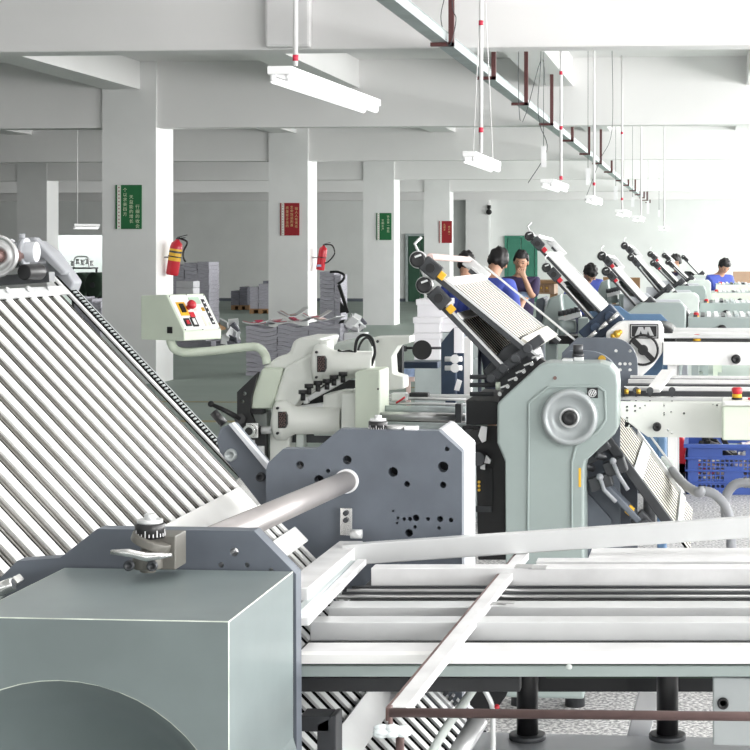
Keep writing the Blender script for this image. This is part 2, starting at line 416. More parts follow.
# near frame plate
pts = [(-70, 650), (0, 578), (17, 561), (60, 558), (97, 529), (254, 531), (296, 574), (299, 760)]
P = [(v.x, v.z) for v in (at(x, y, Y1N) for x, y in pts)]
P = P[:-1] + [(P[-1][0], 0.3), (P[0][0], 0.3)]
holes = []
for hx, hy, hr in ((234, 552, 4.5), (221, 565, 2.8), (247, 565, 2.4), (271, 570, 2.4)):
    c = at(hx, hy, Y1N); holes.append(circ(c.x, c.z, hr * Y1N / F, 16))
near_plate = obj('side_plate', MB().prism(P, Y1N, Y1N + 0.028, holes), 'plate_grey', m1, 0.0022)
# far frame plate
pts = [(266, 470), (268, 463), (283, 449), (316, 449), (340, 429), (439, 431), (462, 452), (462, 760), (266, 760)]
P = [(v.x, v.z) for v in (at(x, y, Y1F) for x, y in pts)]; P[-1] = (P[-1][0], 0.3); P[-2] = (P[-2][0], 0.3)
holes = []
for hx, hy, hr in ((300, 465, 4), (347, 460, 4.6), (328, 471, 2.2), (319, 480, 5), (393, 472, 5), (407, 484, 3), (443, 467, 5.5), (443, 485, 3.3), (447, 449, 2.5), (398, 518, 1.6), (404, 519, 1.8),
                   (410, 519, 2.2), (416, 518, 3.4), (428, 519, 2), (440, 519, 3.1), (451, 520, 2.4), (397, 523, 1.4), (393, 511, 1.2), (415, 527, 1.8), (439, 528, 1.8), (409, 533, 4)):
    c = at(hx, hy, Y1F); holes.append(circ(c.x, c.z, hr * Y1F / F, 16))
far_plate = obj('side_plate', MB().prism(P, Y1F, Y1F + 0.03, holes), 'plate_grey', m1, 0.002)
xf = at(462, 452, Y1F).x; zf = at(462, 452, Y1F).z
fl = MB().box((xf - 0.03, Y1F + 0.031, 0.3), (xf, Y1F + 0.18, zf))
P2 = [(v.x, v.z) for v in (at(x, y, Y1F) for x, y in ((462, 452), (439, 431), (434, 431), (434, 437), (458, 458)))]
fl.prism(P2, Y1F + 0.031, Y1F + 0.18)
obj('plate_flange', fl, 'plate_edge', m1, 0.003)
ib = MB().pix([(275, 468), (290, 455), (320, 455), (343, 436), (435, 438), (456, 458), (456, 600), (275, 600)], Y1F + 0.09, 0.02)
obj('hole_dark_backing', ib, 'dark', m1)  # dark sheet added behind the plate so its holes look dark
# bed between the plates, feet
bd = MB(); bd.box((-0.95, Y1N + 0.03, 0.3), (-0.62, Y1F - 0.001, 0.72))
obj('machine_bed', bd, 'cover_green', m1, 0.01)
for fx in (-0.9, -0.55):
    for fy in (Y1N + 0.06, Y1F - 0.04): obj('foot', MB().cyl((fx, fy, 0), (fx, fy, 0.31), 0.03).cyl((fx, fy, 0), (fx, fy, 0.03), 0.05), 'iron', m1)
# tube between the plates
a = at(205, 543, 2.2); b = at(347, 481, Y1F)
d = (b - a).normalized()
tb = obj('cross_tube', MB().cyl(a, b - d * 0.002, 0.0185, n=32), 'tube_warm', m1)
obj('tube_collar', MB().cyl(b - d * 0.012, b + d * 0.005, 0.0215, n=32), 'white', tb)
# upper fold plate
gt = at(57, 285, 3.4); gt = (gt.x, gt.z); gb = at(262, 502, 3.4); gb = (gb.x, gb.z); gy0, gy1 = 2.20, 3.40
D = Vector((gb[0] - gt[0], 0, gb[1] - gt[1])); L = D.length; D.normalize(); N = Vector((-D.z, 0, D.x))
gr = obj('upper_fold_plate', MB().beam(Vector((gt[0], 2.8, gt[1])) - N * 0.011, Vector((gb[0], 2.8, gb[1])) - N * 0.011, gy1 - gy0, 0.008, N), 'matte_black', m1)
NB = 20; pitch = (gy1 - 0.03 - gy0) / NB
for i in range(NB):
    y = gy0 + pitch * (i + 0.5)
    def at_s(s, yy, h): return Vector((gt[0], yy, gt[1])) + D * s + N * h
    mb = MB().beam(at_s(0.03, y, 0), at_s(L - 0.02, y, 0), pitch * 0.46, 0.004, N)
    mb.slot(1).cyl(at_s(0.03, y + pitch * 0.36, -0.001), at_s(L - 0.02, y + pitch * 0.36, -0.001), pitch * 0.075, n=10)
    mb.cyl(at_s(0.03, y - pitch * 0.34, -0.002), at_s(L - 0.02, y - pitch * 0.34, -0.002), pitch * 0.05, n=8)
    mb.slot(2).beam(at_s(0.03, y + pitch * 0.27, 0.0015), at_s(L - 0.02, y + pitch * 0.27, 0.0015), pitch * 0.06, 0.002, N)
    obj('grid_bar', mb, ['bar_white', 'bar_warm', 'matte_black'], gr)
tr = MB().beam(at_s(0.020, 2.1, 0.006), at_s(0.020, gy1, 0.006), 0.021, 0.008, N)
for k in range(9): tr.cyl(at_s(0.018, 2.5 + k * 0.1, 0.012), at_s(0.018, 2.5 + k * 0.1, 0.017), 0.007)
obj('top_rail', tr, 'alu', gr, 0.002)
obj('bottom_rail', MB().beam(at_s(L - 0.015, 2.25, 0.012), at_s(L - 0.015, gy1 + 0.02, 0.012), 0.06, 0.012, N), 'bar_white', gr, 0.002)
sr = MB().beam(at_s(-0.02, gy1 + 0.010, 0.003), at_s(L - 0.06, gy1 + 0.010, 0.003), 0.010, 0.006, N)
obj('side_rail', sr, 'bright_alu', gr, 0.002)
ch = MB()
for k in range(int((L - 0.06) / 0.0085)): ch.beam(at_s(0.0 + k * 0.0085, gy1 + 0.040, 0.006), at_s(0.0038 + k * 0.0085, gy1 + 0.040, 0.006), 0.018, 0.002, N)
ch.slot(1).beam(at_s(-0.02, gy1 + 0.038, 0.0), at_s(L - 0.04, gy1 + 0.038, 0.0), 0.044, 0.010, N); ch.slot(0).beam(at_s(-0.02, gy1 + 0.064, 0.001), at_s(L - 0.04, gy1 + 0.064, 0.001), 0.006, 0.008, N)
obj('toothed_rack', ch, ['wheel_grey', 'matte_black'], gr)
# drive head at the top of the plate
hd = MB().pix([(28, 243), (36, 240), (52, 252), (74, 282), (70, 293), (57, 287), (40, 268), (26, 252)], 3.43, 0.05)
obj('arm_bracket', hd, 'hose_grey', gr, 0.004)
hd = MB().pix([(24, 238), (34, 237), (66, 272), (62, 276), (30, 246)], 3.40, 0.03)
obj('arm_cover', hd, 'hose_grey', gr, 0.004)
wh = MB(); c = at(-3, 256, 3.2)
wh.lathe(c, (0, -1, 0), [(0.0, -0.01), (0.012, -0.01), (0.025, 0.004), (0.027, 0.0), (0.034, 0.0), (0.0385, 0.006), (0.041, 0.0), (0.038, -0.012), (0.0, -0.012)], 36)
hw = obj('handwheel', wh, 'steel', gr)
obj('wheel_hub', MB().cyl(c + Vector((0, -0.018, 0)), c + Vector((0, 0.15, 0)), 0.012), 'oxide_tube', hw)
mt = MB(); c = at(22, 252, 3.32); mt.cyl(c + Vector((-0.05, 0, 0)), c + Vector((0.03, 0, 0)), 0.02); mt.cyl(c + Vector((-0.03, 0, 0)), c + Vector((-0.02, 0, 0)), 0.026); mt.cyl(c + Vector((0.0, 0, 0)), c + Vector((0.01, 0, 0)), 0.028)
mt.cyl(c + Vector((0, 0, 0.0)), c + Vector((0, 0, 0.036)), 0.006)
obj('adjuster', mt, 'hose_grey', gr)
mt = MB(); c = at(36, 272, 3.25); mt.cyl(c + Vector((-0.012, -0.03, 0)), c + Vector((0, 0.02, 0)), 0.0155, n=24); obj('roller_end', mt, 'black', gr, 0.002)
mt = MB(); mt.beam(at(-20, 282, 3.3), at(52, 277, 3.3), 0.03, 0.02); mt.cyl(at(-15, 268, 3.28), at(45, 262, 3.36), 0.006)
obj('head_crossbar', mt, 'iron', gr)
# second section below the plate and strips
sA = at(266, 504, 3.02); sB = at(326, 566, 3.02)
def seg(y, s, h=0): v = sA.lerp(sB, s / 0.25); return Vector((v.x, y, v.z + h))
N2 = Vector((-(sB.z - sA.z), 0, sB.x - sA.x)).normalized()
mb = MB()
for k in range(18): y = 2.32 + k * 0.0395; mb.beam(seg(y, 0), seg(y, 0.25), 0.017, 0.004, N2)
low = obj('transfer_slats', mb, 'bar_white', m1)
obj('backing_sheet', MB().beam(seg(2.66, 0, -0.012), seg(2.66, 0.25, -0.012), 0.72, 0.006, N2), 'dark', low)
obj('strip', MB().beam(seg(2.4, 0.145, 0.010), seg(3.02, 0.145, 0.010), 0.035, 0.006, N2), 'bar_white', low, 0.002)
# bracket casting beside the plate
br = MB().pix([(220, 428), (230, 424), (273, 475), (280, 491), (297, 510), (290, 520), (268, 515), (219, 452), (216, 440)], 3.12, 0.05)
bo = obj('plate_bracket', br, 'plate_grey', m1, 0.004)
obj('bracket_edge', MB().pix([(228, 424), (232, 423), (276, 474), (281, 489), (278, 492), (271, 476)], 3.10, 0.02), 'plate_edge', bo, 0.001)
mb = MB()
for x, y, r in ((231, 455, 0.012), (261, 477, 0.009)): c = at(x, y, 3.12); obj('bracket_bolt', MB().lathe(c, (0, -1, 0), [(0, 0.002), (r * 0.5, 0.002), (r * 0.55, 0.008), (r * .9, 0.008), (r, 0)], 20), 'wheel_grey' if r > .01 else 'iron', bo)
c = at(224, 424, 3.14); obj('bracket_pin', MB().cyl(c, c + Vector((-0.02, 0, 0.022)), 0.008), 'black', bo)
mb = MB(); mb.beam(at(240, 478, 3.2), at(262, 502, 3.2), 0.03, 0.015, (1, 0, 1))
obj('rack_end', mb, 'chrome', bo)
# cream beam along Y with corner bracket
a = at(293, 588, 2.40); b = at(351, 541, 3.02)
lb = MB().beam(a + Vector((0, 0, -0.022)), b + Vector((0, 0, -0.022)), 0.042, 0.044)
obj('cross_rail', lb, 'bright_alu', m1, 0.0015)
cb = MB().box(at(340, 508, 3.035), at(353, 535, 3.043)); obj('corner_bracket', cb, 'chrome', m1, 0.001)
mb = MB()
for y in (513, 520): c = at(346, y, 3.035); obj('bracket_bolt', MB().cyl(c, c + Vector((0, -0.006, 0)), 0.0045), 'iron', m1)
c = at(362, 534, 3.02); obj('rail_pin', MB().cyl(c + Vector((-0.02, 0, 0)), c, 0.008), 'alu', m1)
# graduated dials
def dial(parent, c, r, label=False):
    h = r * 0.9
    mb = MB().lathe(c, (0, 0, 1), [(0, 0), (r, 0), (r, h), (r * 0.96, h * 1.05), (0, h * 1.05)], 32)
    o = obj('dial', mb, 'black', parent)
    cp = MB().cyl(c + Vector((0, 0, h * 1.05)), c + Vector((0, 0, h * 1.35)), r * 0.85, n=28).cyl(c + Vector((0, 0, h * 1.3)), c + Vector((0, 0, h * 1.75)), r * 0.38)
    obj('dial_cap', cp, 'alu', o, 0.001)
    tk = MB()
    for k in range(24):
        a = 2 * PI * k / 24; u = Vector((math.cos(a), math.sin(a), 0)); hh = 0.5 if k % 3 == 0 else 0.25
        tk.beam(c + u * r * 1.005 + Vector((0, 0, h * 0.12)), c + u * r * 1.005 + Vector((0, 0, h * (0.12 + hh))), r * 0.05, r * 0.03, u)
    obj('graduation', tk, 'white', o)
    return o
c = at(150, 547, 2.09)
clamp = MB(); c0 = at(148, 572, 2.09)
clamp.cyl(c0 + Vector((0, 0, 0.005)), c0 + Vector((0.0, 0, 0.022)), 0.019, n=28)
clamp.cyl(c + Vector((0, 0, 0.002)), c + Vector((0.004, 0, 0.012)), 0.0255, n=28)
clamp.box(c0 + Vector((0.0, 0.0, 0.003)), c + Vector((0.032, 0.045, 0.014)))
clamp.cyl(c0, c + Vector((0, 0, 0.03)), 0.010)
cl = obj('dial_clamp', clamp, 'bar_warm', m1, 0.0015)
for dx in (-0.016, 0.013):
    p = c0 + Vector((dx, -0.021, 0.012)); obj('clamp_screw', MB().lathe(p, (0, -1, 0), [(0, 0.001), (0.003, 0.001), (0.0035, 0.005), (0.0065, 0.005), (0.0065, 0)], 18), 'iron', cl)
lv = MB(); p0 = at(111, 552, 2.06); p1 = at(172, 555, 2.06)
lv.tube([p0, p0.lerp(p1, 0.3) + Vector((0, 0, 0.0)), p0.lerp(p1, 0.6) - Vector((0, 0, 0.004)), p1], [0.003, 0.0052, 0.006, 0.002], 10)
obj('clamp_lever', lv, 'chrome', cl)
dial(cl, c + Vector((0, 0, 0.012)), 0.0185)
c = at(378, 430, Y1F + 0.02); dd = dial(m1, c, 0.017)
obj('label_block', MB().box(at(404, 427, 3.055), at(419, 430, 3.08)), 'white', m1, 0.001)
c = at(396, 430, 3.07); obj('adjuster_base', MB().cyl(c + Vector((0, 0, 0)), c + Vector((0, 0, 0.008)), 0.018), 'steel', m1)
mb = MB().beam(at(-5, 600, 2.12), at(20, 578, 2.12), 0.02, 0.012); mb.cyl(at(-2, 590, 2.1), at(14, 584, 2.1), 0.009)
obj('clamp_lever', mb, 'chrome', m1, 0.002)
# lower fold plate under the table
lt = (-0.66, 1.01); lbm = (-0.10, 0.45); ly0, ly1 = 2.24, 3.0
D3 = Vector((1, 0, -1)).normalized(); N3 = Vector((1, 0, 1)).normalized(); L3 = (Vector((lbm[0], 0, lbm[1])) - Vector((lt[0], 0, lt[1]))).length
def at3(s, yy, h): return Vector((lt[0], yy, lt[1])) + D3 * s + N3 * h
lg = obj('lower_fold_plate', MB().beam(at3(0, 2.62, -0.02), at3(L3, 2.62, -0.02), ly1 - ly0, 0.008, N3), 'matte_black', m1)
NB = 17; p3 = (ly1 - ly0) / NB
for i in range(NB):
    y = ly0 + p3 * (i + 0.5)
    obj('grid_bar', MB().beam(at3(0, y, 0), at3(L3, y, 0), p3 * 0.46, 0.004, N3), 'alu', lg)
obj('cross_strip', MB().beam(at3(0.19, ly0, 0.01), at3(0.19, ly1, 0.01), 0.048, 0.006, N3), 'alu', lg, 0.001)
ch = MB()
for k in range(50): ch.beam(at3(k * 0.012, ly1 + 0.02, 0.01), at3(k * 0.012 + 0.006, ly1 + 0.02, 0.01), 0.02, 0.01, N3)
ch.slot(1).beam(at3(0, ly1 + 0.012, 0), at3(L3, ly1 + 0.012, 0), 0.035, 0.01, N3)
obj('toothed_rack', ch, ['iron', 'alu'], lg)
mb = MB(); mb.box(at(300, 716, 2.25), at(336, 724, 2.29)); mb.pix([(317, 724), (332, 716), (336, 716), (336, 760), (317, 760)], 2.25, 0.04)
obj('step_bracket', mb, 'iron', m1, 0.0015)

# ------------------------------------------------------------------ machine 1's delivery table
t1 = thing('delivery_table', 'nearest aluminium delivery table of long bars in the right foreground', 'table', (0.3, 2.6, 0), 'delivery tables')
XE = 1.25
def xbar(name, px0, yt, yb, Y, depth, m, bevel=0.0015, X1=XE, parent=None, top=None):
    a = at(px0, yt, Y); b = at(px0, yb, Y); sk = math.tan(YAW)
    f = lambda x, y, z: (x, y + (x - a.x) * sk, z)
    return obj(name, MB().prism([(a.x, b.z), (X1, b.z), (X1, a.z), (a.x, a.z)], Y, Y + depth, (), f), m, parent or t1, bevel)
xbar('front_rail', 299, 654.5, 664, 2.235, 0.02, 'bar_white', 0.0008)
xbar('front_rail', 299, 652, 664, 2.262, 0.055, 'bright_alu', 0.0008)
xbar('rail_groove', 299, 656, 663, 2.256, 0.005, 'machine_green', 0)
xbar('front_rail', 299, 666, 677, 2.242, 0.04, 'machine_green')
xbar('support_beam', 299, 677.5, 692, 2.275, 0.02, 'dark', X1=at(520, 680, 2.3).x)
fb = xbar('support_beam', 308, 672, 692, 2.80, 0.03, 'dark')
obj('beam_lining', MB().prism([(at(545, 680, 2.8).x, at(545, 682, 2.8).z), (XE, at(545, 682, 2.8).z), (XE, at(545, 676, 2.8).z), (at(545, 680, 2.8).x, at(545, 676, 2.8).z)], 2.79, 2.799, (), lambda x, y, z: (x, y + (x - at(308, 680, 2.8).x) * math.tan(YAW), z)), 'roll_green', fb)
xbar('slide_bar', 310, 622, 641, 2.40, 0.04, 'alu')
xbar('slide_bar', 328, 607, 618, 2.53, 0.045, 'alu')
for k, y in enumerate((588, 591, 594, 597)): p = at(352 - k * 5, y, 2.70 - k * 0.025); obj('guide_rod', MB().cyl(p, (XE, p.y + (XE - p.x) * math.tan(YAW), p.z), 0.0035), 'steel' if k % 2 else 'iron', t1)
xbar('slide_bar', 371, 568, 586, 2.75, 0.035, 'bright_alu')
xbar('slide_bar', 536, 561, 567, 2.87, 0.03, 'bright_alu')
xbar('far_panel', 588, 558, 563, 2.925, 0.10, 'bright_alu')
obj('under_shade_sheet', MB().prism([(-0.57, 1.030), (XE, 1.030), (XE, 1.036), (-0.57, 1.036)], 2.36, 2.93, (), lambda x, y, z: (x, y + (x + 0.57) * math.tan(YAW), z)), 'dark', t1)  # dark sheet standing in for the shade below the bars and rods
a = at(303, 622, 2.28); b = at(362, 562, 2.86)
obj('end_rail', MB().beam(a, b, 0.015, 0.010), 'bright_alu', t1, 0.001)
a = at(298, 612, 2.28); b = at(352, 560, 2.86)
obj('end_rail', MB().beam(a + Vector((-0.005, 0, -0.008)), b + Vector((0, 0, -0.008)), 0.012, 0.014), 'galvanised', t1, 0.001)
mb = MB()
for (x, y) in ((540, 567), (526, 566), (500, 603), (508, 602), (490, 617)): obj('clip', MB().box(at(x - 10, y - 1, 2.75 if y < 590 else 2.56), at(x + 6, y + 1.5, 2.72 if y < 590 else 2.54)), 'steel', t1, 0.001)
p = at(569, 667, 2.238); obj('screw_head', MB().ball(p, 0.004, (1, 0.5, 1)), 'casting', t1)
# long angled bar lying across the back of the table
a = at(343, 554.5, 2.92); b = at(752, 526.5, 2.99); b = a + (b - a) * 1.8
bar = tag(obj('aluminium_bar', MB().beam(a, b, 0.022, 0.035), 'alu', None, 0.0015), 'long square aluminium bar laid slightly tilted across the back of the nearest table', 'bar')
# posts and under frame
for px in (527.5, 667.5):
    p = at(px, 737, 2.79); q = at(px, 676, 2.79); q.z = 1.03
    po = obj('post', MB().cyl(p, q, 0.0175, n=24).cyl(q - Vector((0, 0, 0.09)) , q, 0.0145), 'black', t1)
    obj('flange', MB().cyl(p - Vector((0, 0, 0.003)), p + Vector((0, 0, 0.006)), 0.030, n=28), 'iron', po, 0.002)
z0 = at(527, 737, 2.79).z
obj('lower_rail', MB().box((-0.38, 2.70, z0 - 0.016), (XE, 2.825, z0 - 0.003)), 'plate_edge', t1, 0.002)
obj('lower_rail', MB().box((-0.38, 2.715, z0 - 0.09), (XE, 2.815, z0 - 0.017)), 'navy', t1, 0.002)
blk = MB().box((at(713, 683, 2.27).x, 2.30, at(713, 752, 2.27).z), (0.14, 2.40, at(713, 683, 2.27).z)); bk = obj('mounting_block', blk, 'wheel_grey', t1, 0.002)
p = at(723, 703, 2.30); obj('block_bolt', MB().lathe(p, (0, -1, 0), [(0, 0.0), (0.004, 0.0), (0.0045, 0.005), (0.0075, 0.005), (0.0075, -0.002)], 20), 'black', bk)
a = at(650, 690, 2.9); b = at(624, 790, 2.9)
obj('strut', MB().beam(a, b, 0.02, 0.036, (1, 0, 0)), 'bright_alu', t1, 0.002)
for px in (0.2, 1.1):
    for yy in (2.3, 2.93): obj('leg', MB().box((px, yy - 0.02, 0.0), (px + 0.04, yy + 0.02, 0.983)), 'machine_green', t1) if px > 0.15 else None
obj('conduit', MB().tube(smooth_path([at(481, 677, 2.5), at(470, 694, 2.48), at(445, 730, 2.42), at(425, 765, 2.4)]), 0.0065), 'casting', t1)
obj('conduit', MB().cyl(at(480, 718, 2.55), at(445, 775, 2.5), 0.0145), 'alu', t1)
obj('conduit', MB().tube(smooth_path([at(509, 680, 2.42), at(500, 678, 2.42), at(485, 680, 2.42), at(484, 688, 2.42), at(492, 706, 2.42), at(493, 730, 2.42), at(493, 770, 2.42)]), 0.0038), 'alu', t1)
obj('bracket_dark', MB().pix([(470, 690), (484, 686), (510, 686), (506, 696), (495, 712), (478, 712), (470, 705)], 2.7, 0.05), 'dark', t1)
obj('clamp_nut', MB().ball(at(497, 707, 2.41), 0.004), 'red', t1)
# guard frame of square tube
a = at(523, 556, 2.96); b = at(398, 712, 1.95)
g1 = arm = obj('guard_arm', MB().beam(a, b, 0.021, 0.012), 'bright_alu', t1, 0.0015)
obj('arm_edge', MB().beam(a + Vector((-0.0125, 0, -0.003)), b + Vector((-0.0125, 0, -0.003)), 0.004, 0.016), 'oxide_tube', arm, 0.001)
a = at(390, 712.5, 1.93); b = at(760, 716.5, 1.93)
obj('cross_rod', MB().cyl(a, b + (b - a) * 1.2, 0.0052), 'rust_rod', g1)
obj('corner_end', MB().box(at(388, 708, 1.93), at(393, 724, 1.945)), 'oxide_tube', g1, 0.001)
mb = MB()
for i in range(16): mb.ball(at(394 + random.uniform(-14, 15), 731 + random.uniform(-3, 4), 1.925 + random.uniform(-0.006, 0.006)), 0.007, (1.4, 1, 0.7), 8, 6)
obj('tape_wrap', mb, 'tape', g1)
obj('drop_rod', MB().cyl(at(400, 735, 1.93), (at(400, 735, 1.93).x, 1.93, 0.0), 0.0048), 'rust_rod', g1)

# ------------------------------------------------------------------ machine 2
Y2 = 5.75; YP = 5.97; YQ = 6.9
m2 = thing('folding_machine', 'second folding machine: tall pale green cover with round handwheel and two slatted fold plates', 'machine', (-0.5, 6.4, 0), 'paper folding machines')
pts = [(497, 404), (505, 396), (538, 366), (546, 363), (600, 363), (610, 366), (617, 374), (618, 385), (618, 428), (615, 434), (586, 461), (584, 470), (584, 560), (506, 560), (505, 462), (497, 443)]
P = [(v.x, v.z) for v in (at(x, y, Y2) for x, y in pts)]
P = [(x, z if z > 0.6 else 0.1) for x, z in P]
cv = obj('side_cover', MB().prism(P, Y2, YP - 0.03), 'machine_green', m2, 0.014, 3)
# raised contour
pts = [(528, 402), (548, 386), (598, 385), (606, 391), (607, 420), (598, 433), (577, 448), (573, 462), (573, 540), (527, 540)]
pts2 = [(530, 403), (549, 388), (597, 387), (604, 392), (605, 419), (597, 431), (575, 446), (571, 461), (571, 538), (529, 538)]
mb = MB().prism([(v.x, v.z) for v in (at(x, y, Y2) for x, y in pts)], Y2 - 0.006, Y2 + 0.001, [[(v.x, v.z) for v in (at(x, y, Y2) for x, y in pts2)]])
obj('raised_contour', mb, 'machine_green', cv, 0.002)
c = at(570, 417, Y2)
mb = MB().lathe(c, (0, -1, 0), [(0.094, 0), (0.094, 0.02), (0.088, 0.03), (0.08, 0.032), (0.072, 0.026), (0.066, 0.014), (0.04, 0.008), (0.034, 0.012), (0.033, 0.03), (0, 0.03)], 48)
hwl = obj('handwheel', mb, 'wheel_grey', m2)
mb = MB().lathe(c + Vector((0, -0.03, 0)), (0, -1, 0), [(0.0335, 0), (0.03, 0.006), (0.026, 0.002), (0.025, 0.001), (0, 0.001)], 32); obj('hub_ring', mb, 'alu', hwl)
mb = MB().lathe(c + Vector((0, -0.031, 0)), (0, -1, 0), [(0.0245, 0), (0.0245, 0.008), (0.018, 0.012), (0.01, 0.008), (0, 0.008)], 32); obj('hub_cap', mb, 'black', hwl)
bd = obj('badge', MB().box(at(587, 388, Y2 - 0.004), at(598, 398, Y2 + 0.001)), 'black', cv)
lg_ = MB()
for k in range(3):
    a = at(589 + k * 2.2, 395.5, Y2 - 0.005); b = at(591.5 + k * 2.2, 390.5, Y2 - 0.005); lg_.beam(a, b, 0.003, 0.004, (1, 0, 0))
lg_.prism(circ(at(592.5, 393, Y2).x, at(592.5, 393, Y2).z, 0.0135, 20), Y2 - 0.006, Y2 - 0.004, [circ(at(592.5, 393, Y2).x, at(592.5, 393, Y2).z, 0.011, 20)])
obj('badge_emblem', lg_, 'alu', bd)
obj('warning_label', MB().box(at(578.6, 468, Y2 - 0.001), at(581, 487, Y2 + 0.001)), 'yellow', cv)
obj('screw_head', MB().cyl(at(555, 378, Y2 - 0.004), at(555, 378, Y2), 0.006), 'oxide_tube', cv)
c = at(578, 357, 5.9); tk = obj('top_knob', MB().cyl(c, c + Vector((0, 0, 0.012)), 0.02).cyl(c + Vector((0, 0, 0.012)), c + Vector((0, 0, 0.042)), 0.017, n=20), 'iron', m2)
obj('knob_bracket', MB().box(at(562, 363, 5.86), at(574, 358, 5.92)).box(at(574, 362, 5.88), at(584, 356.5, 5.92)), 'alu', m2, 0.002)
# frame plates with rounded right shoulder
def frame_plate(parent, Y, x0, x1, zt, m='plate_grey', r=0.10, zb=0.3, name='side_plate', holes=(), th=0.03):
    P = [(x0, zb), (x1, zb)] + arc(x1 - r, zt - r, r, 0, 90, 8) + [(x0 + 0.06, zt), (x0, zt - 0.06)]
    return obj(name, MB().prism(P, Y, Y + th, holes), m, parent, 0.004)
zt2 = at(600, 351, YP).z; x1 = at(620, 380, YP).x
pl = frame_plate(m2, YP, at(552, 370, YP).x, x1, zt2, r=0.11)
c = at(602, 359, YP); obj('plate_medallion', MB().cyl(c + Vector((0, -0.004, 0)), c, 0.013), 'gold', pl)
hs = [circ(at(x, y, YQ).x, at(x, y, YQ).z, 0.007, 10) for x, y in ((620, 364), (625, 364), (630, 364), (630, 351), (620, 370), (630, 370), (616, 351))]
frame_plate(m2, YQ, at(562, 340, YQ).x, at(637.5, 340, YQ).x, at(600, 338, YQ).z, r=0.10, holes=hs)
mb = MB().pix([(462, 426), (503, 426), (503, 440), (506, 460), (506, 560), (478, 560), (476, 452), (462, 452)], YP + 0.005, 0.03)
ip = obj('control_side_panel', mb, 'black', m2, 0.004)
mb = MB(); c = at(479, 434, YP); mb.cyl(c, c + Vector((0, -0.06, 0)), 0.018).cyl(c + Vector((0, -0.05, 0)), c + Vector((0, -0.085, 0)), 0.026); mb.slot(1).box(at(466, 429, 5.96), at(476, 439, 5.92)); mb.slot(2).pix([(481, 426), (487, 427), (486, 441), (482, 443), (478, 436)], 5.86, 0.01)
obj('plug_socket', mb, ['black', 'iron', 'white'], ip, 0.002)
mb = MB(); mb.cyl(at(478, 459, 5.96), at(478, 459, 5.88), 0.024); mb.slot(1).pix([(486, 455), (491, 460), (490, 464), (484, 463)], 5.9, 0.01); mb.pix([(480, 466), (485, 464), (485, 470), (480, 469)], 5.9, 0.01)
obj('tagged_knob', mb, ['iron', 'white'], ip, 0.002)
obj('louvre', MB().box(at(485, 468, 5.965), at(493, 502, 5.97)), 'dark', ip)
obj('name_strip', MB().box(at(476, 506, 5.965), at(492, 512, 5.97)), 'iron', ip)
mb = MB()
for k, y in enumerate((482, 486, 490)): mb.cyl(at(479, y, 5.955), at(479, y, 5.97), 0.005)
obj('indicator', mb, 'gold', ip)
mb = MB().pix([(466, 400), (498, 402), (497, 425), (466, 425)], YP + 0.02, 0.5); obj('gear_housing', mb, 'dark', m2, 0.004)
ib = MB().box((at(506, 400, YP).x, YP + 0.035, 0.3), (at(583, 400, YP).x, YQ - 0.001, 1.1)); obj('machine_bed', ib, 'plate_grey', m2, 0.01)
for fx in (-0.65, -0.46):
    for fy in (6.05, 6.8): obj('foot', MB().cyl((fx, fy, 0), (fx, fy, 0.31), 0.035), 'iron', m2)

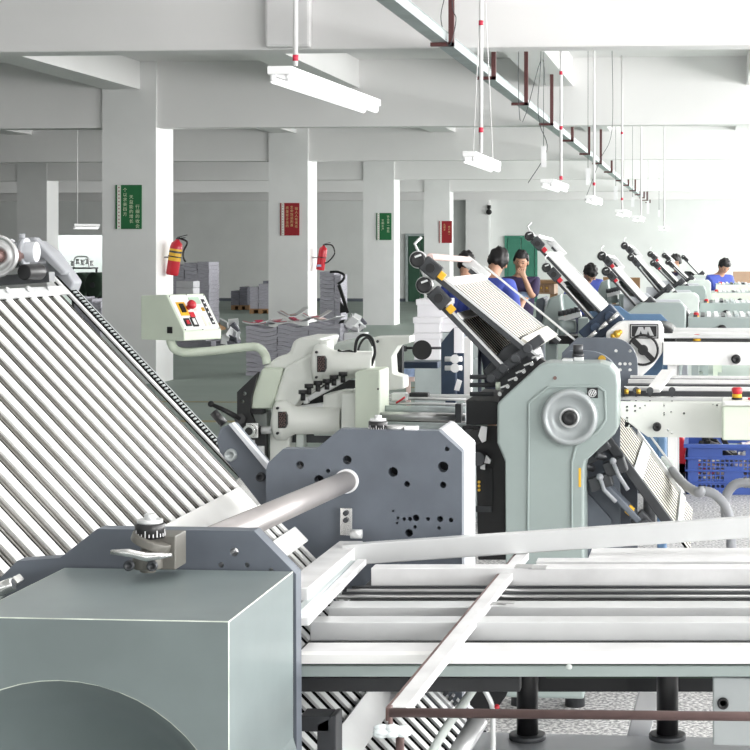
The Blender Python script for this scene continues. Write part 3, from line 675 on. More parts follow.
def fold_plate(root, top, bot, y0, y1, n, tip, name='upper_fold_plate', m='slat_white', accent='yellow', small=False, thick=0.001, frac=0.55, headrod=True, back='matte_black', ks=0.62):
    "fold plate with side rails, end knobs and a head rod; top/bot are (x, z)"
    d = Vector((bot[0] - top[0], 0, bot[1] - top[1])); Ln = d.length; d.normalize(); nr = Vector((-d.z, 0, d.x))
    if nr.z < 0: nr = -nr
    S = lambda s, y, h: Vector((top[0], y, top[1])) + d * s + nr * h
    ym = (y0 + y1) / 2
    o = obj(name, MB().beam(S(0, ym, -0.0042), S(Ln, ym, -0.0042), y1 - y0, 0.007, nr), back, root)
    mb = MB(); p = (y1 - y0) / n
    for i in range(n): y = y0 + p * (i + 0.5); mb.beam(S(0.02, y, 0), S(Ln, y, 0), p * frac, thick, nr)
    obj('slat_grid', mb, m, o)
    obj('top_rail', MB().beam(S(0.01, y0, 0.006), S(0.01, y1, 0.006), 0.03, 0.014, nr), 'panel_white', o, 0.002)
    for yy in (y0 - 0.015, y1 + 0.015):
        rr_ = MB().beam(S(-tip * (1.0 if yy < ym else 0.45), yy, 0.003), S(Ln + 0.03, yy, 0.003), 0.02, 0.008, nr); rr_.slot(1).beam(S(-tip * (1.0 if yy < ym else 0.45), yy, -0.010), S(Ln + 0.03, yy, -0.010), 0.016, 0.014 if small else 0.018, nr)
        obj('side_rail', rr_, ['alu', 'iron'], o)
    c = S(-tip, y0 - 0.03, 0.0)
    k = obj('end_knob', MB().lathe(c, (0, -1, 0), [(r_ * ks, h_ * ks) for r_, h_ in [(0, 0), (0.040, 0), (0.044, 0.006), (0.044, 0.03), (0.036, 0.036), (0.03, 0.034), (0, 0.034)]], 24), 'black', o)
    obj('knob_rim', MB().lathe(c, (0, -1, 0), [(r_ * ks, h_ * ks) for r_, h_ in [(0.046, -0.004), (0.05, 0.0), (0.05, 0.014), (0.045, 0.016)]], 24).beam(c + Vector((-0.012, -0.036, 0.014)) * 1.0 if False else c + Vector((-0.008, -0.028, 0.009)), c + Vector((0.014, -0.028, 0.017)), 0.005, 0.007), 'alu', k)
    lv = MB().tube([c + Vector((0, -0.01, 0.03)), c + Vector((-0.012, -0.01, 0.055)), c + Vector((0.012, -0.01, 0.078))], 0.005, 8)
    obj('crank_lever', lv, 'alu', k)
    q = S(-tip * 0.55, y0 - 0.035, 0.006)
    obj('counter_block', MB().beam(q - d * 0.035, q + d * 0.035, 0.03, 0.055, nr), 'iron', o, 0.005)
    obj('counter_dial', MB().cyl(q + Vector((0, -0.014, 0)), q + Vector((0, -0.022, 0)), 0.016), 'black', o)
    q = S(-tip * 0.18, y0 - 0.03, 0.008)
    obj('warning_tab', MB().beam(q - d * 0.013, q + d * 0.013, 0.02, 0.026, nr), accent, o, 0.002)
    if headrod:
        a = S(-tip * 0.82, y0 + 0.0, 0.03); b = S(-tip * 0.45, y1 + 0.02, 0.03); b.z = a.z + 0.0
        obj('head_rod', MB().cyl(a, S(-tip * 0.7, y1 + 0.03, 0.02), 0.012), 'pipe_white' if small else 'tube_pink', o)
        obj('head_bracket', MB().beam(S(-tip * 0.8, y1 + 0.03, 0.01), S(tip * 0.2, y1 + 0.03, 0.01), 0.02, 0.045, nr), 'alu', o, 0.004)
    return o, S, nr, d, Ln
mat('tube_pink', (0.78, 0.60, 0.56), 0.4, var=0.15, scale=10)
tp = at(446, 281, YP); bt = at(530, 350, YP)
up, S, nr, d2, Ln = fold_plate(m2, (tp.x, tp.z), (bt.x, bt.z), YP, YQ, 13, 0.118, frac=0.6)
obj('bottom_strip', MB().beam(S(Ln - 0.02, YP, 0.01), S(Ln - 0.02, YQ, 0.01), 0.055, 0.012, nr), 'slat_white', up)
obj('glass_edge_rail', MB().beam(S(-0.02, YQ + 0.03, 0.04), S(Ln + 0.08, YQ + 0.03, 0.04), 0.006, 0.008, nr), 'alu', up)
tp = at(456, 316, YP); bt = at(502, 364, YP)
lo, S_, nr_, d_, Ln_ = fold_plate(m2, (tp.x, tp.z), (bt.x, bt.z), YP, YQ - 0.25, 12, 0.15, name='second_fold_plate', headrod=False, frac=0.38)
# clamps where the plates enter the fold unit
mb = MB()
mb.pix([(482, 372), (504, 347), (520, 337), (534, 351), (538, 362), (505, 392), (494, 385)], 6.0, 0.25)
cb = obj('plate_clamp', mb, 'iron', m2, 0.006)
mb = MB()
for k in range(4):
    a = at(492 + k * 12, 378 - k * 10, 5.97); mb.beam(a, a + Vector((0.05, 0, 0.035)), 0.03, 0.035); mb.cyl(a + Vector((0, -0.03, 0.0)), a + Vector((0, 0.02, 0)), 0.017)
obj('clamp_lever', mb, 'iron', cb, 0.004)
mb = MB()
for k in range(5): a = at(500 + k * 8, 388 - k * 7.5, 5.93); mb.beam(a, a + Vector((0.03, 0, 0.012)), 0.012, 0.006); mb.cyl(a + Vector((0, 0, -0.02)), a + Vector((0, -0.01, -0.02)), 0.007)
obj('clamp_clip', mb, 'chrome', cb)
mb = MB(); mb.pix([(532, 366), (540, 358), (546, 362), (512, 398), (498, 402), (500, 394)], 5.93, 0.05); obj('chute_edge', mb, 'black', m2, 0.003)
mb = MB(); mb.cyl(at(470, 377, 6.0), at(496, 377, 6.0), 0.008).cyl(at(470, 385, 6.0), at(500, 385, 6.0), 0.008).cyl(at(470, 394, 6.0), at(494, 394, 6.0), 0.008); obj('guide_rod', mb, 'iron', m2)
obj('green_wheel', MB().cyl(at(496, 386, 5.95), at(500, 386, 5.95), 0.014), 'mint', m2)
# lower plate of machine 2
tp = at(598, 446, YP); bt = at(672, 533, YP)
fp, S4, nr4, d4, Ln4 = fold_plate(m2, (tp.x + 0.02, tp.z + 0.01), (bt.x, bt.z), YP, YQ, 24, -0.0, name='lower_fold_plate', headrod=False) if False else (None,) * 5
top4 = (at(608, 440, YP).x, at(608, 440, YP).z); bot4 = (at(690, 552, YP).x, at(690, 552, YP).z)
g4, dd4, nn4 = grid(m2, top4, bot4, YP, YQ + 0.05, 13, 'lower_fold_plate', 'slat_white', 'matte_black')
S4 = lambda s, y, h: Vector((top4[0], y, top4[1])) + dd4 * s + nn4 * h
obj('cross_strip', MB().beam(S4(0.16, YP, 0.008), S4(0.16, YQ, 0.008), 0.05, 0.004, nn4), 'wheel_grey', g4)
for yy, mm in ((YP - 0.015, 'iron'), (YQ + 0.015, 'alu')): obj('side_rail', MB().beam(S4(-0.02, yy, 0.0), S4(0.4, yy, 0.0), 0.022, 0.034, nn4), mm, g4, 0.003)
obj('plate_end', MB().beam(S4(0.40, YP, 0.005), S4(0.40, YQ, 0.005), 0.03, 0.012, nn4), 'wheel_grey', g4)
obj('glass_edge_rail', MB().beam(S4(0.0, YQ + 0.03, 0.04), S4(0.36, YQ + 0.03, 0.04), 0.006, 0.008, nn4), 'alu', g4)
mb = MB()
for x, y in ((596, 452), (585, 463)):
    a = at(x, y, 5.92); mb.beam(a, a + Vector((0.045, 0, 0.03)), 0.03, 0.03); mb.cyl(a + Vector((0.0, -0.03, -0.006)), a + Vector((0.03, 0.0, -0.02)), 0.012)
mb.beam(at(605, 470, 5.9), at(626, 463, 5.9), 0.06, 0.05); mb.beam(at(590, 485, 5.9), at(612, 478, 5.9), 0.06, 0.045)
pc = obj('plate_clamp', mb, 'iron', m2, 0.004)
mb = MB()
mb.tube([at(613, 462, 5.86), at(619, 476, 5.86), at(628, 490, 5.86)], 0.007); mb.tube([at(600, 477, 5.86), at(604, 490, 5.86), at(616, 502, 5.86)], 0.007)
mb.ball(at(613, 461, 5.86), 0.012); mb.ball(at(600, 477, 5.86), 0.012)
obj('clamp_lever', mb, 'hose_grey', pc)
mb = MB(); mb.beam(at(604, 482, 5.93), at(640, 520, 5.93), 0.10, 0.02, (1, 0, 1)); mb.pix([(587, 492), (612, 520), (608, 560), (586, 560)], 5.95, 0.04)
obj('lower_chute', mb, 'plate_grey', m2, 0.004)
q = at(636, 515, 5.92); mb = MB().beam(q, q + Vector((0.05, 0, -0.05)), 0.05, 0.055, (1, 0, 1)); mb.slot(1).beam(q + Vector((-0.03, -0.01, 0.025)), q + Vector((-0.012, -0.01, 0.01)), 0.03, 0.03, (1, 0, 1)); mb.slot(0).cyl(q + Vector((0.03, -0.05, -0.03)), q + Vector((0.03, 0, -0.03)), 0.02)
obj('counter_block', mb, ['iron', 'yellow'], m2, 0.004)

# transport table of machine 2
def transport(label, root_px, Y, x0, x1, zt, zb, m, hole_px=(), knob=None, group='delivery tables', legs=True, width=0.95, deck='alu', rods=True, estop=None, deck_dz=0.06, bumps=0):
    t = thing('delivery_table', label, 'table', ((x0 + x1) / 2, Y, 0), group)
    H = [circ(at(x, y, Y).x, at(x, y, Y).z, r, 10) for x, y, r in hole_px]
    fp = obj('side_panel', MB().prism([(x0, zt), (x1, zt), (x1, zb), (x0, zb)] if not H else [(x0, zt), (x1, zt), (x1, zb), (x0 + 0.10, zb), (x0, zb + 0.075)], Y, Y + 0.03, H), m, t, 0.003)
    if H: obj('panel_liner', MB().box((x0 + 0.02, Y + 0.034, zb + 0.03), (x1 - 0.02, Y + 0.036, zt - 0.01)), 'dark', fp)
    obj('side_panel', MB().box((x0, Y + width - 0.03, zb), (x1, Y + width, zt)), m, t, 0.003)
    zr = zt + deck_dz
    if rods:
        for k, (dy, hh, mm) in enumerate(((0.10, 0.02, 'alu'), (0.26, 0.014, 'bright_alu'), (0.42, 0.02, 'bright_alu'), (0.58, 0.014, 'alu'), (0.72, 0.014, 'bright_alu'), (0.88, 0.02, 'bright_alu'))):
            obj('slide_bar', MB().box((x0 - 0.01, Y + dy, zr - hh - 0.015), (x1, Y + dy + 0.09, zr - 0.015)), mm, t, 0.003)
        obj('support_beam', MB().box((x0, Y + 0.04, zt - 0.03), (x1, Y + width - 0.04, zt - 0.02)), 'dark', t)
    elif rods is False:
        dk = obj('deck', MB().box((x0, Y + 0.031, zt - 0.02), (x1, Y + width - 0.031, zt + 0.005)), deck, t, 0.003)
        for k in range(bumps):
            xx = x0 + 0.03 + k * 0.05 + random.uniform(0, 0.012)
            mb = MB().box((xx, Y + 0.08, zt + 0.006), (xx + 0.03, Y + width - 0.12, zt + 0.006 + random.choice((0.006, 0.014, 0.02)))); obj('cover_strip', mb, random.choice(('white', 'white', 'alu', 'galvanised', 'iron')), t, 0.003)
    if knob:
        c = at(knob[0], knob[1], Y); kr = knob[2]
        obj('knob', MB().lathe(c, (0, -1, 0), [(kr, 0), (kr, 0.02), (kr * 0.85, 0.03), (kr * 0.4, 0.03), (kr * 0.3, 0.022), (0, 0.022)], 24), 'black', t)
    if estop:
        ex, ey = estop; eb = obj('stop_button', MB().cyl((ex, ey, zt + 0.012), (ex, ey, zt + 0.03), 0.02).ball((ex, ey, zt + 0.03), 0.022, (1, 1, 0.4)), 'red', t)
        obj('button_base', MB().cyl((ex, ey, zt + 0.0), (ex, ey, zt + 0.014), 0.022), 'yellow', eb)
    if legs:
        for lx in (x0 + 0.05, x1 - 0.15):
            for ly in (Y + 0.06, Y + width - 0.1): obj('leg', MB().box((lx - 0.025, ly - 0.025, 0), (lx + 0.025, ly + 0.025, zb)), m, t)
    return t
x0 = at(618.5, 402, 5.9).x
hp = [(x, y, r) for x, y, r in ((627, 407, .004), (627, 410.5, .004), (635, 406, .004), (640, 408, .003), (635, 411, .004), (645, 405.5, .003), (627, 418, .004), (627, 421, .004), (664, 406, .003), (664, 413, .003), (664, 415, .003), (664, 404, .003), (671, 412, .003), (684, 413.5, .004), (713, 404.5, .004), (717, 405.5, .004), (629, 426, .003), (628, 428, .003), (668, 430, .004), (671.5, 433, .004), (696, 432, .002))]
t2 = transport('long delivery table beside the second machine with pale perforated side panel', None, 5.9, x0, 1.6, at(650, 402, 5.9).z, at(650, 437, 5.9).z, 'cream_white', hp, (657, 426.5, 0.015), legs=False, rods=None)
for lx in (0.9, 1.5):
    for ly in (5.96, 6.8): obj('leg', MB().box((lx - 0.03, ly - 0.025, 0), (lx + 0.03, ly + 0.025, 0.97)), 'machine_green', t2)
mb = MB().beam(at(653, 391, 6.1), at(668, 371, 6.75), 0.05, 0.012); obj('diagonal_stop', mb, 'panel_white', t2, 0.002)
def railY(nm, y0, y1, Y, d, m): a_ = at(650, y0, Y); b_ = at(650, y1, Y); obj(nm, MB().box((x0, Y, b_.z), (1.6, Y + d, a_.z)), m, t2, 0.001)
railY('slide_bar', 376, 379, 6.80, 0.04, 'bright_alu'); railY('rail_gap', 379, 380, 6.75, 0.04, 'dark'); railY('slide_bar', 380, 384.5, 6.62, 0.05, 'bright_alu'); railY('rail_gap', 384.5, 387.5, 6.5, 0.06, 'iron')
railY('slide_bar', 387.5, 391, 6.25, 0.06, 'bright_alu'); railY('rail_gap', 391.2, 397.5, 6.2, 0.03, 'iron'); railY('slide_bar', 397.5, 400.5, 6.02, 0.05, 'alu')
mb = MB()
for x in (624, 636, 650, 672): mb.cyl(at(x, 390.5, 6.1), at(x, 390.5, 6.0), 0.012).box(at(x - 1, 390, 6.05), at(x + 1, 402, 6.06))
obj('bearing', mb, 'iron', t2)
mb = MB()
for x in (624.5, 636.5): mb.cyl(at(x, 391.5, 6.0), at(x + 4, 391.5, 6.0), 0.009)
obj('brass_nut', mb, 'gold', t2)
# control cabinet at the right edge
c2 = thing('control_cabinet', 'pale green control cabinet with red stop button at the right edge', 'cabinet', (at(740, 440, 5.7).x, 5.75, 0.9))
a = at(722, 406, 5.7); b = at(795, 441, 5.7)
obj('housing', MB().prism([(a.x, b.z), (b.x, b.z), (b.x, a.z), (a.x, a.z)], 5.7, 5.86), 'mint', c2, 0.006)
obj('console_top', MB().prism([(a.x, a.z + 0.001), (b.x, a.z + 0.001), (b.x, a.z + 0.016), (a.x, a.z + 0.016)], 5.69, 5.86), 'cream_white', c2, 0.004)
obj('panel_strip', MB().box(at(725, 402, 5.685), at(790, 405, 5.689)), 'panel_white', c2)
c = at(737, 400, 5.76)
c.z = a.z + 0.017
sb = obj('stop_button', MB().lathe(c, (0, 0, 1), [(0.010, 0.015), (0.017, 0.022), (0.018, 0.036), (0.012, 0.04), (0, 0.04)], 24), 'red', c2)
obj('button_collar', MB().cyl(c + Vector((0, 0, 0.005)), c + Vector((0, 0, 0.018)), 0.016), 'yellow', sb)
obj('button_base', MB().cyl(c, c + Vector((0, 0, 0.006)), 0.018), 'black', sb)
sw = at(748, 400, 5.75); sw.z = a.z + 0.017
obj('switch', MB().box(sw, sw + Vector((0.04, 0.03, 0.006))), 'red', c2)
for lx in (0.25,): obj('bracket_leg', MB().box((lx, 5.78, 0.0), (lx + 0.03, 5.82, b.z)), 'iron', c2)
# ------------------------------------------------------------------ cross-fold station left of machine 2
YS = 6.9
s2 = thing('cross_fold_unit', 'pale green cast cross-fold unit with vented motors behind the nearest machine', 'machine', (at(320, 400, YS).x, YS + 0.3, 0), 'cross-fold units')
b1 = obj('guard_cover', MB().pix([(250, 409), (251, 394), (262, 368), (283, 368), (275, 396), (272, 409)], YS, 0.22), 'mint', s2, 0.010)
obj('guard_seam', MB().box(at(250, 409, YS - 0.004), at(266, 413, YS + 0.05)), 'black', b1)
obj('side_casting', MB().pix([(268, 640), (270, 420), (275, 396), (284, 368), (298, 360), (313, 353), (319, 340), (328, 341), (329, 376), (314, 390), (301, 399), (294, 408), (290, 440), (288, 455), (288, 640)], YS + 0.01, 0.12), 'cream_white', s2, 0.012)
obj('top_cover', MB().pix([(261, 368), (277, 357), (289, 353), (293, 341), (299, 338), (322, 338), (319, 348), (313, 354), (285, 369)], YS + 0.02, 0.35), 'cream_white', s2, 0.012)
obj('lower_cover', MB().pix([(250, 411), (267, 411), (267, 500), (254, 500)], YS + 0.05, 0.3), 'casting', s2, 0.01)
def vented_motor(x, y, sc, Y, body, parent, m='cream_white', vent=True, nm='motor'):
    k = Y / F * sc
    c = at(x, y, Y); mb = MB()
    L_ = body
    mb.lathe(c, (1, 0, 0), [(0, 0), (21 * k, 0), (23 * k, 3 * k), (23 * k, 12 * k), (19 * k, 16 * k), (16 * k, 22 * k), (15 * k, L_ * k), (11 * k, L_ * k), (0, L_ * k)], 28)
    o = obj(nm, mb, m, parent)
    if vent:
        v = MB(); e = at(x + 2, y, Y - 24 * k)
        v.prism([(e.x, e.z - 9 * k), (e.x + 8 * k, e.z - 9 * k), (e.x + 10 * k, e.z - 5 * k), (e.x + 10 * k, e.z + 5 * k), (e.x + 8 * k, e.z + 9 * k), (e.x, e.z + 9 * k)], e.y, e.y + 6 * k)
        vo = obj('vent', v, 'black', o)
        g = MB()
        for i in range(2):
            for j in range(4): g.lathe(Vector((e.x + (2.8 + i * 4) * k, e.y - 0.001, e.z + (-6.5 + j * 4.2 + i * 1.5) * k)), (0, -1, 0), [(1.1 * k, 0), (1.9 * k, 0), (1.9 * k, 0.3 * k), (1.1 * k, 0.3 * k)], 8)
        obj('vent_mesh', g, 'oxide_tube', vo)
        s = MB()
        for dz in (13, -15): s.cyl((e.x - 1 * k, e.y, e.z + dz * k), (e.x - 1 * k, e.y + 4 * k, e.z + dz * k), 1.5 * k, n=10)
        obj('screw_head', s, 'black', o)
    return o
vented_motor(276, 420, 0.9, YS - 0.01, 75, s2)
vented_motor(315, 364, 0.9, YS + 0.02, 66, s2)
obj('terminal_box', MB().pix([(323, 395), (340, 391), (352, 391), (352, 409), (323, 409)], YS - 0.02, 0.12), 'cream_white', s2, 0.006)
obj('side_cabinet', MB().pix([(341, 393), (356, 393), (356, 640), (341, 640)], YS - 0.06, 0.25), 'cream_white', s2, 0.006)
pc2 = obj('pillar_cover', MB().pix([(355, 372), (362, 370), (380, 370), (380, 560), (355, 560)], YS - 0.12, 0.2), 'mint', s2, 0.008)
obj('screw_head', MB().cyl(at(378, 389, YS - 0.124), at(378, 389, YS - 0.11), 0.004), 'black', pc2)
# rear castings
obj('rear_casting', MB().pix([(330, 344), (356, 338), (372, 340), (374, 372), (350, 380), (330, 378)], YS + 0.45, 0.2), 'casting', s2, 0.015)
obj('rear_frame', MB().pix([(374, 337), (410, 336), (410, 343), (398, 346), (392, 356), (393, 374), (404, 377), (404, 389), (382, 391), (380, 385), (374, 380)], YS + 0.3, 0.12), 'cream_white', s2, 0.006)
obj('frame_bolt', MB().cyl(at(383, 381, YS + 0.29), at(383, 381, YS + 0.31), 0.009).cyl(at(377.5, 341.5, YS + 0.29), at(377.5, 341.5, YS + 0.31), 0.006), 'iron', s2)
obj('dark_column', MB().pix([(393, 350), (402, 345), (402, 376), (393, 373)], YS + 0.5, 0.05), 'dark', s2)
hs_ = obj('cable', MB().tube(smooth_path([at(357, 372, YS), at(355, 355, YS), at(357, 340, YS), at(364, 335, YS), at(372, 339, YS), at(375, 352, YS), at(371, 366, YS)]), 0.0065), 'black', s2)
obj('cable', MB().tube(smooth_path([at(359, 372, YS + .1), at(358, 352, YS + .1), at(362, 341, YS + .1), at(368, 338, YS + .1), at(373, 346, YS + .1)]), 0.005), 'black', s2)
obj('cable', MB().tube(smooth_path([at(338, 350, YS), at(342, 352, YS), at(350, 351, YS), at(356, 354, YS)]), 0.005), 'black', s2)
obj('cable', MB().tube(smooth_path([at(342, 376, YS), at(350, 372, YS), at(358, 370, YS), at(368, 368, YS)]), 0.006), 'black', s2)
# black side plates and handle on the left
bp = obj('black_side_plate', MB().pix([(237, 446), (237, 392), (258, 372), (252, 396), (250, 412), (255, 425), (266, 430), (266, 470), (248, 462), (238, 452)], YS - 0.02, 0.03, [(244.5, 393.5, 2), (242.5, 401.5, 1.8)]), 'black', s2, 0.002)
lv = MB().tube([at(212, 404.5, YS - 0.06), at(226, 411, YS - 0.05), at(240, 419, YS - 0.03)], [0.008, 0.010, 0.013]); lv.ball(at(211, 404, YS - 0.06), 0.013)
lv.cyl(at(240, 419, YS - 0.04), at(240, 419, YS), 0.022)
obj('clamp_lever', lv, 'black', s2)
mb = MB(); c = at(252, 430, YS - 0.03); mb.cyl(c, c + Vector((0, -0.05, 0)), 0.026, n=28).box(c + Vector((-0.02, -0.02, -0.03)), c + Vector((0.03, 0, 0.03)))
sh = obj('shaft_end', mb, 'chrome', s2, 0.002); obj('shaft_bore', MB().cyl(c + Vector((0, -0.051, 0)), c + Vector((0, -0.045, 0)), 0.016), 'black', sh)
obj('shaft', MB().cyl(c + Vector((0.04, 0.0, 0)), c + Vector((0.09, 0, 0)), 0.016), 'alu', sh)
mb = MB().box(at(248, 440, YS - 0.03), at(255, 444, YS - 0.02)); mb.box(at(258, 446, YS - 0.03), at(266, 455, YS - 0.0)); obj('latch', mb, 'alu', s2, 0.001)
# small mechanism
mb = MB()
for x, y in ((303, 392), (309, 386), (318, 383), (327, 381), (334, 377), (343, 374)): c = at(x, y + 2, YS - 0.10); obj('pressure_knob', MB().cyl(c, c + Vector((0, 0, 0.016)), 0.018, n=16).cyl(c + Vector((0, 0, -0.026)), c, 0.010, n=12), 'black', s2)
mb = MB().beam(at(306, 400, YS + 0.02), at(350, 376, YS + 0.05), 0.05, 0.022); mb.beam(at(300, 408, YS), at(330, 404, YS), 0.03, 0.02); mb.box(at(303, 397, YS - .02), at(310, 403, YS + .02))
obj('guide_arm', mb, 'alu', s2, 0.004)
mb = MB().box(at(296, 412, YS + .3), at(345, 432, YS + .32)); mb.box(at(330, 396, YS + .3), at(345, 412, YS + .32)); mb.box(at(300, 380, YS + .34), at(356, 412, YS + .36)); obj('rear_shadow_panel', mb, 'dark', s2)  # dark sheets that imitate the shade behind the castings
mb = MB().box(at(296, 430, YS), at(307, 446, YS + 0.06)); mb.cyl(at(314, 432, YS), at(345, 432, YS), 0.015)
obj('bearing_block', mb, 'casting', s2, 0.004)
obj('leg', MB().box(at(256, 450, YS + 0.1), (at(262, 450, YS).x + 0.03, YS + 0.16, 0)), 'casting', s2)
obj('leg', MB().box((at(342, 450, YS).x, YS + 0.1, 0), (at(354, 450, YS).x, YS + 0.16, at(300, 480, YS).z)), 'casting', s2)
for xx in (270, 280): obj('leg', MB().box((at(xx, 450, YS).x, YS + 0.02, 0), (at(xx + 5, 450, YS).x, YS + 0.08, at(300, 480, YS).z)), 'casting', s2)
# linking rollers between the cross-fold unit and machine 2
rb = thing('roller_bed', 'dark roller bed of long rods linking the cast unit to the second machine', 'roller bed', (at(430, 420, 6.7).x, 6.9, 0))
for k, (y, r, m) in enumerate(((398, .006, 'alu'), (403, .006, 'alu'), (410, .020, 'galvanised'), (416, .018, 'steel'), (427, .022, 'galvanised'))):
    p = at(380, y, 7.1 - k * 0.1); q = at(466 if k != 4 else 476, y + (1 if k < 2 else 3), 7.1 - k * 0.1); q = Vector((q.x, q.y, p.z - 0.004)); obj('roller', MB().cyl(p, q, r), m, rb)
obj('dark_bed', MB().box(at(380, 420, 6.85), at(466, 425, 7.2)), 'black', rb)
obj('front_bar', MB().box(at(380, 394.5, 7.12), at(500, 397.5, 7.16)), 'alu', rb, 0.002)
obj('sliding_block', MB().box(at(391, 393, 7.0), at(408, 400, 7.05)), 'alu', rb, 0.003)
obj('sliding_block', MB().box(at(409, 393, 7.0), at(430, 396, 7.05)), 'black', rb, 0.003)
obj('end_plate', MB().box(at(455, 404, 6.75), at(463, 424, 6.8)), 'iron', rb, 0.003)
for px in (388, 456): obj('leg', MB().box((at(px, 430, 6.9).x - .02, 6.86, 0), (at(px, 430, 6.9).x + 0.02, 6.9, at(px, 420, 6.9).z)), 'iron', rb)
obj('red_wire', MB().tube([at(396, 403, 6.99), at(401, 400, 6.99), at(405, 397, 6.99)], 0.004), 'red', rb)
mb = MB().box(at(290, 430, 6.95), at(380, 434, 7.3)); obj('cross_beam', mb, 'iron', rb)

# console box on its bent pipe
cs = thing('control_console', 'pale green operator console with red stop button on a bent pipe arm', 'console', at(184, 341, YS - 0.1))
c0 = at(184, 341, YS - 0.12)        # near lower corner
th = math.radians(42); TB = math.radians(16.8); U = Vector((math.cos(TB - th), math.sin(TB - th), 0)); V = Vector((math.cos(TB + th), math.sin(TB + th), 0)); kz = (YS - .1) / F
def cp(u, v, z): return c0 + U * (u - 44 * kz / math.cos(th)) + V * v + Vector((0, 0, z))
UL = 44 * kz / math.cos(th); VL = 38 * kz / math.cos(th)
prof = [(0, 0.0), (UL, 0), (UL, 0.036), (UL * 0.60, 0.184), (0, 0.178)]
hb = obj('housing', MB().prism(prof, 0, VL, fn=lambda u, v, z: cp(u, v, z)), 'mint', cs, 0.004)
pn = Vector((UL * 0.40, 0.148)); pl_ = pn.length     # sloped panel
pd = (U * -UL * 0.40 + Vector((0, 0, 0.148))).normalized(); nP = V.cross(pd).normalized()
if nP.z < 0: nP = -nP
def pp(a, b, h=0.0): return cp(UL, 0, 0.036) + V * (VL * a) + pd * (pl_ * b) + nP * h
fpn = obj('front_panel', MB()._add([pp(.04, .04, .002), pp(.96, .04, .002), pp(.96, .96, .002), pp(.04, .96, .002), pp(.04, .04, .0), pp(.96, .04, 0), pp(.96, .96, 0), pp(.04, .96, 0)],
    [(0, 1, 2, 3), (0, 4, 5, 1), (1, 5, 6, 2), (2, 6, 7, 3), (3, 7, 4, 0)]), 'panel_white', cs)
def ppbox(a0, b0, a1, b1, h0, h1, m, name):
    vs = [pp(a, b, h) for h in (h0, h1) for a, b in ((a0, b0), (a1, b0), (a1, b1), (a0, b1))]
    return obj(name, MB()._add(vs, [(0, 3, 2, 1), (4, 5, 6, 7), (0, 1, 5, 4), (1, 2, 6, 5), (2, 3, 7, 6), (3, 0, 4, 7)]), m, fpn)
ppbox(.12, .42, .34, .78, .002, .004, 'yellow', 'warning_plate'); ppbox(.17, .5, .27, .72, .004, .010, 'black', 'key_switch')
ppbox(.50, .72, .78, .90, .002, .004, 'screen', 'display_screen')
ppbox(.12, .14, .26, .34, .002, .006, 'black', 'rocker_switch'); ppbox(.15, .18, .22, .28, .006, .009, 'red', 'rocker')
ppbox(.30, .12, .44, .36, .002, .006, 'black', 'rocker_switch'); ppbox(.33, .16, .40, .32, .006, .008, 'panel_white', 'rocker')
ppbox(.34, .36, .46, .50, .002, .006, 'red', 'push_button'); ppbox(.82, .16, .90, .84, .002, .004, 'dark', 'key_legend')
ppbox(.52, .54, .60, .64, .002, .003, 'tube_pink', 'touch_key'); ppbox(.72, .52, .80, .62, .002, .003, 'gold', 'touch_key'); ppbox(.72, .12, .78, .22, .002, .003, 'mint', 'touch_key'); ppbox(.62, .12, .68, .40, .002, .003, 'slat_white', 'touch_key')
mb = MB()
for i in range(5): mb.cyl(pp(.86, .22 + i * .13, .004), pp(.86, .22 + i * .13, .006), 0.004, n=10)
obj('touch_key', mb, 'panel_white', fpn)
q = pp(.38, .62, .002); rs = obj('stop_button', MB().lathe(q, nP, [(0.010, 0), (0.012, 0.018), (0.019, 0.022), (0.019, 0.034), (0.012, 0.04), (0, 0.041)], 24), 'red', fpn)
sk = cp(UL * 0.68, 0, 0.042); s_o = MB().beam(sk - V * 0.004, sk + V * 0.003, 0.026, 0.026); obj('power_socket', s_o, 'black', cs)
mb = MB()
for a, b in ((.05, .95), (.5, .97), (.95, .95), (.05, .05), (.95, .05), (.5, .03)): mb.cyl(pp(a, b, .002), pp(a, b, .004), 0.0025, n=8)
obj('screw_head', mb, 'iron', fpn)
pa = smooth_path([at(171, 337, YS - 0.05), at(171, 343, YS - .05), at(176, 350, YS - .05), at(188, 352.5, YS - .05), at(215, 350.5, YS - .03), at(248, 347, YS), at(259, 348, YS), at(265, 355, YS + .02), at(267, 364, YS + .02)], 8)
obj('pipe_arm', MB().tube(pa, 0.0175, 18), 'mint', cs)

# ------------------------------------------------------------------ navy folding unit and cartons behind
nv = thing('knife_fold_unit', 'dark navy upright fold unit with white roller knobs behind the slatted plates', 'machine', (at(455, 380, 7.6).x, 7.9, 0))
obj('side_plate', MB().pix([(441, 343), (453, 328), (456, 328), (456, 400), (441, 400)], 7.6, 0.05), 'navy', nv, 0.004)
nb = MB().pix([(455, 328), (464, 328), (464, 400), (455, 400)], 7.64, 0.05); obj('side_plate', nb, 'navy', nv, 0.004)
obj('white_panel', MB().pix([(454, 328), (463, 329), (463, 353), (454, 353)], 7.58, 0.03), 'carton', nv)
obj('upright', MB().pix([(464, 337), (471, 337), (471, 402), (464, 402)], 7.4, 0.05), 'pipe_white', nv, 0.004)
mb = MB()
for y in (359, 368): mb.cyl(at(445, y, 7.55), at(462, y, 7.55), 0.011); mb.cyl(at(455, y, 7.5), at(455, y, 7.56), 0.02)
obj('roller_knob', mb, 'white', nv)
obj('hang_tag', MB().pix([(457, 379), (462, 381), (459, 391), (454, 390)], 7.56, 0.006), 'white', nv)
obj('cross_beam', MB().box(at(402, 362, 7.8), at(441, 367, 7.9)), 'navy', nv, 0.003)
obj('leg', MB().box((at(445, 400, 7.6).x, 7.61, 0), (at(455, 400, 7.6).x, 7.64, at(450, 399, 7.6).z)), 'navy', nv)
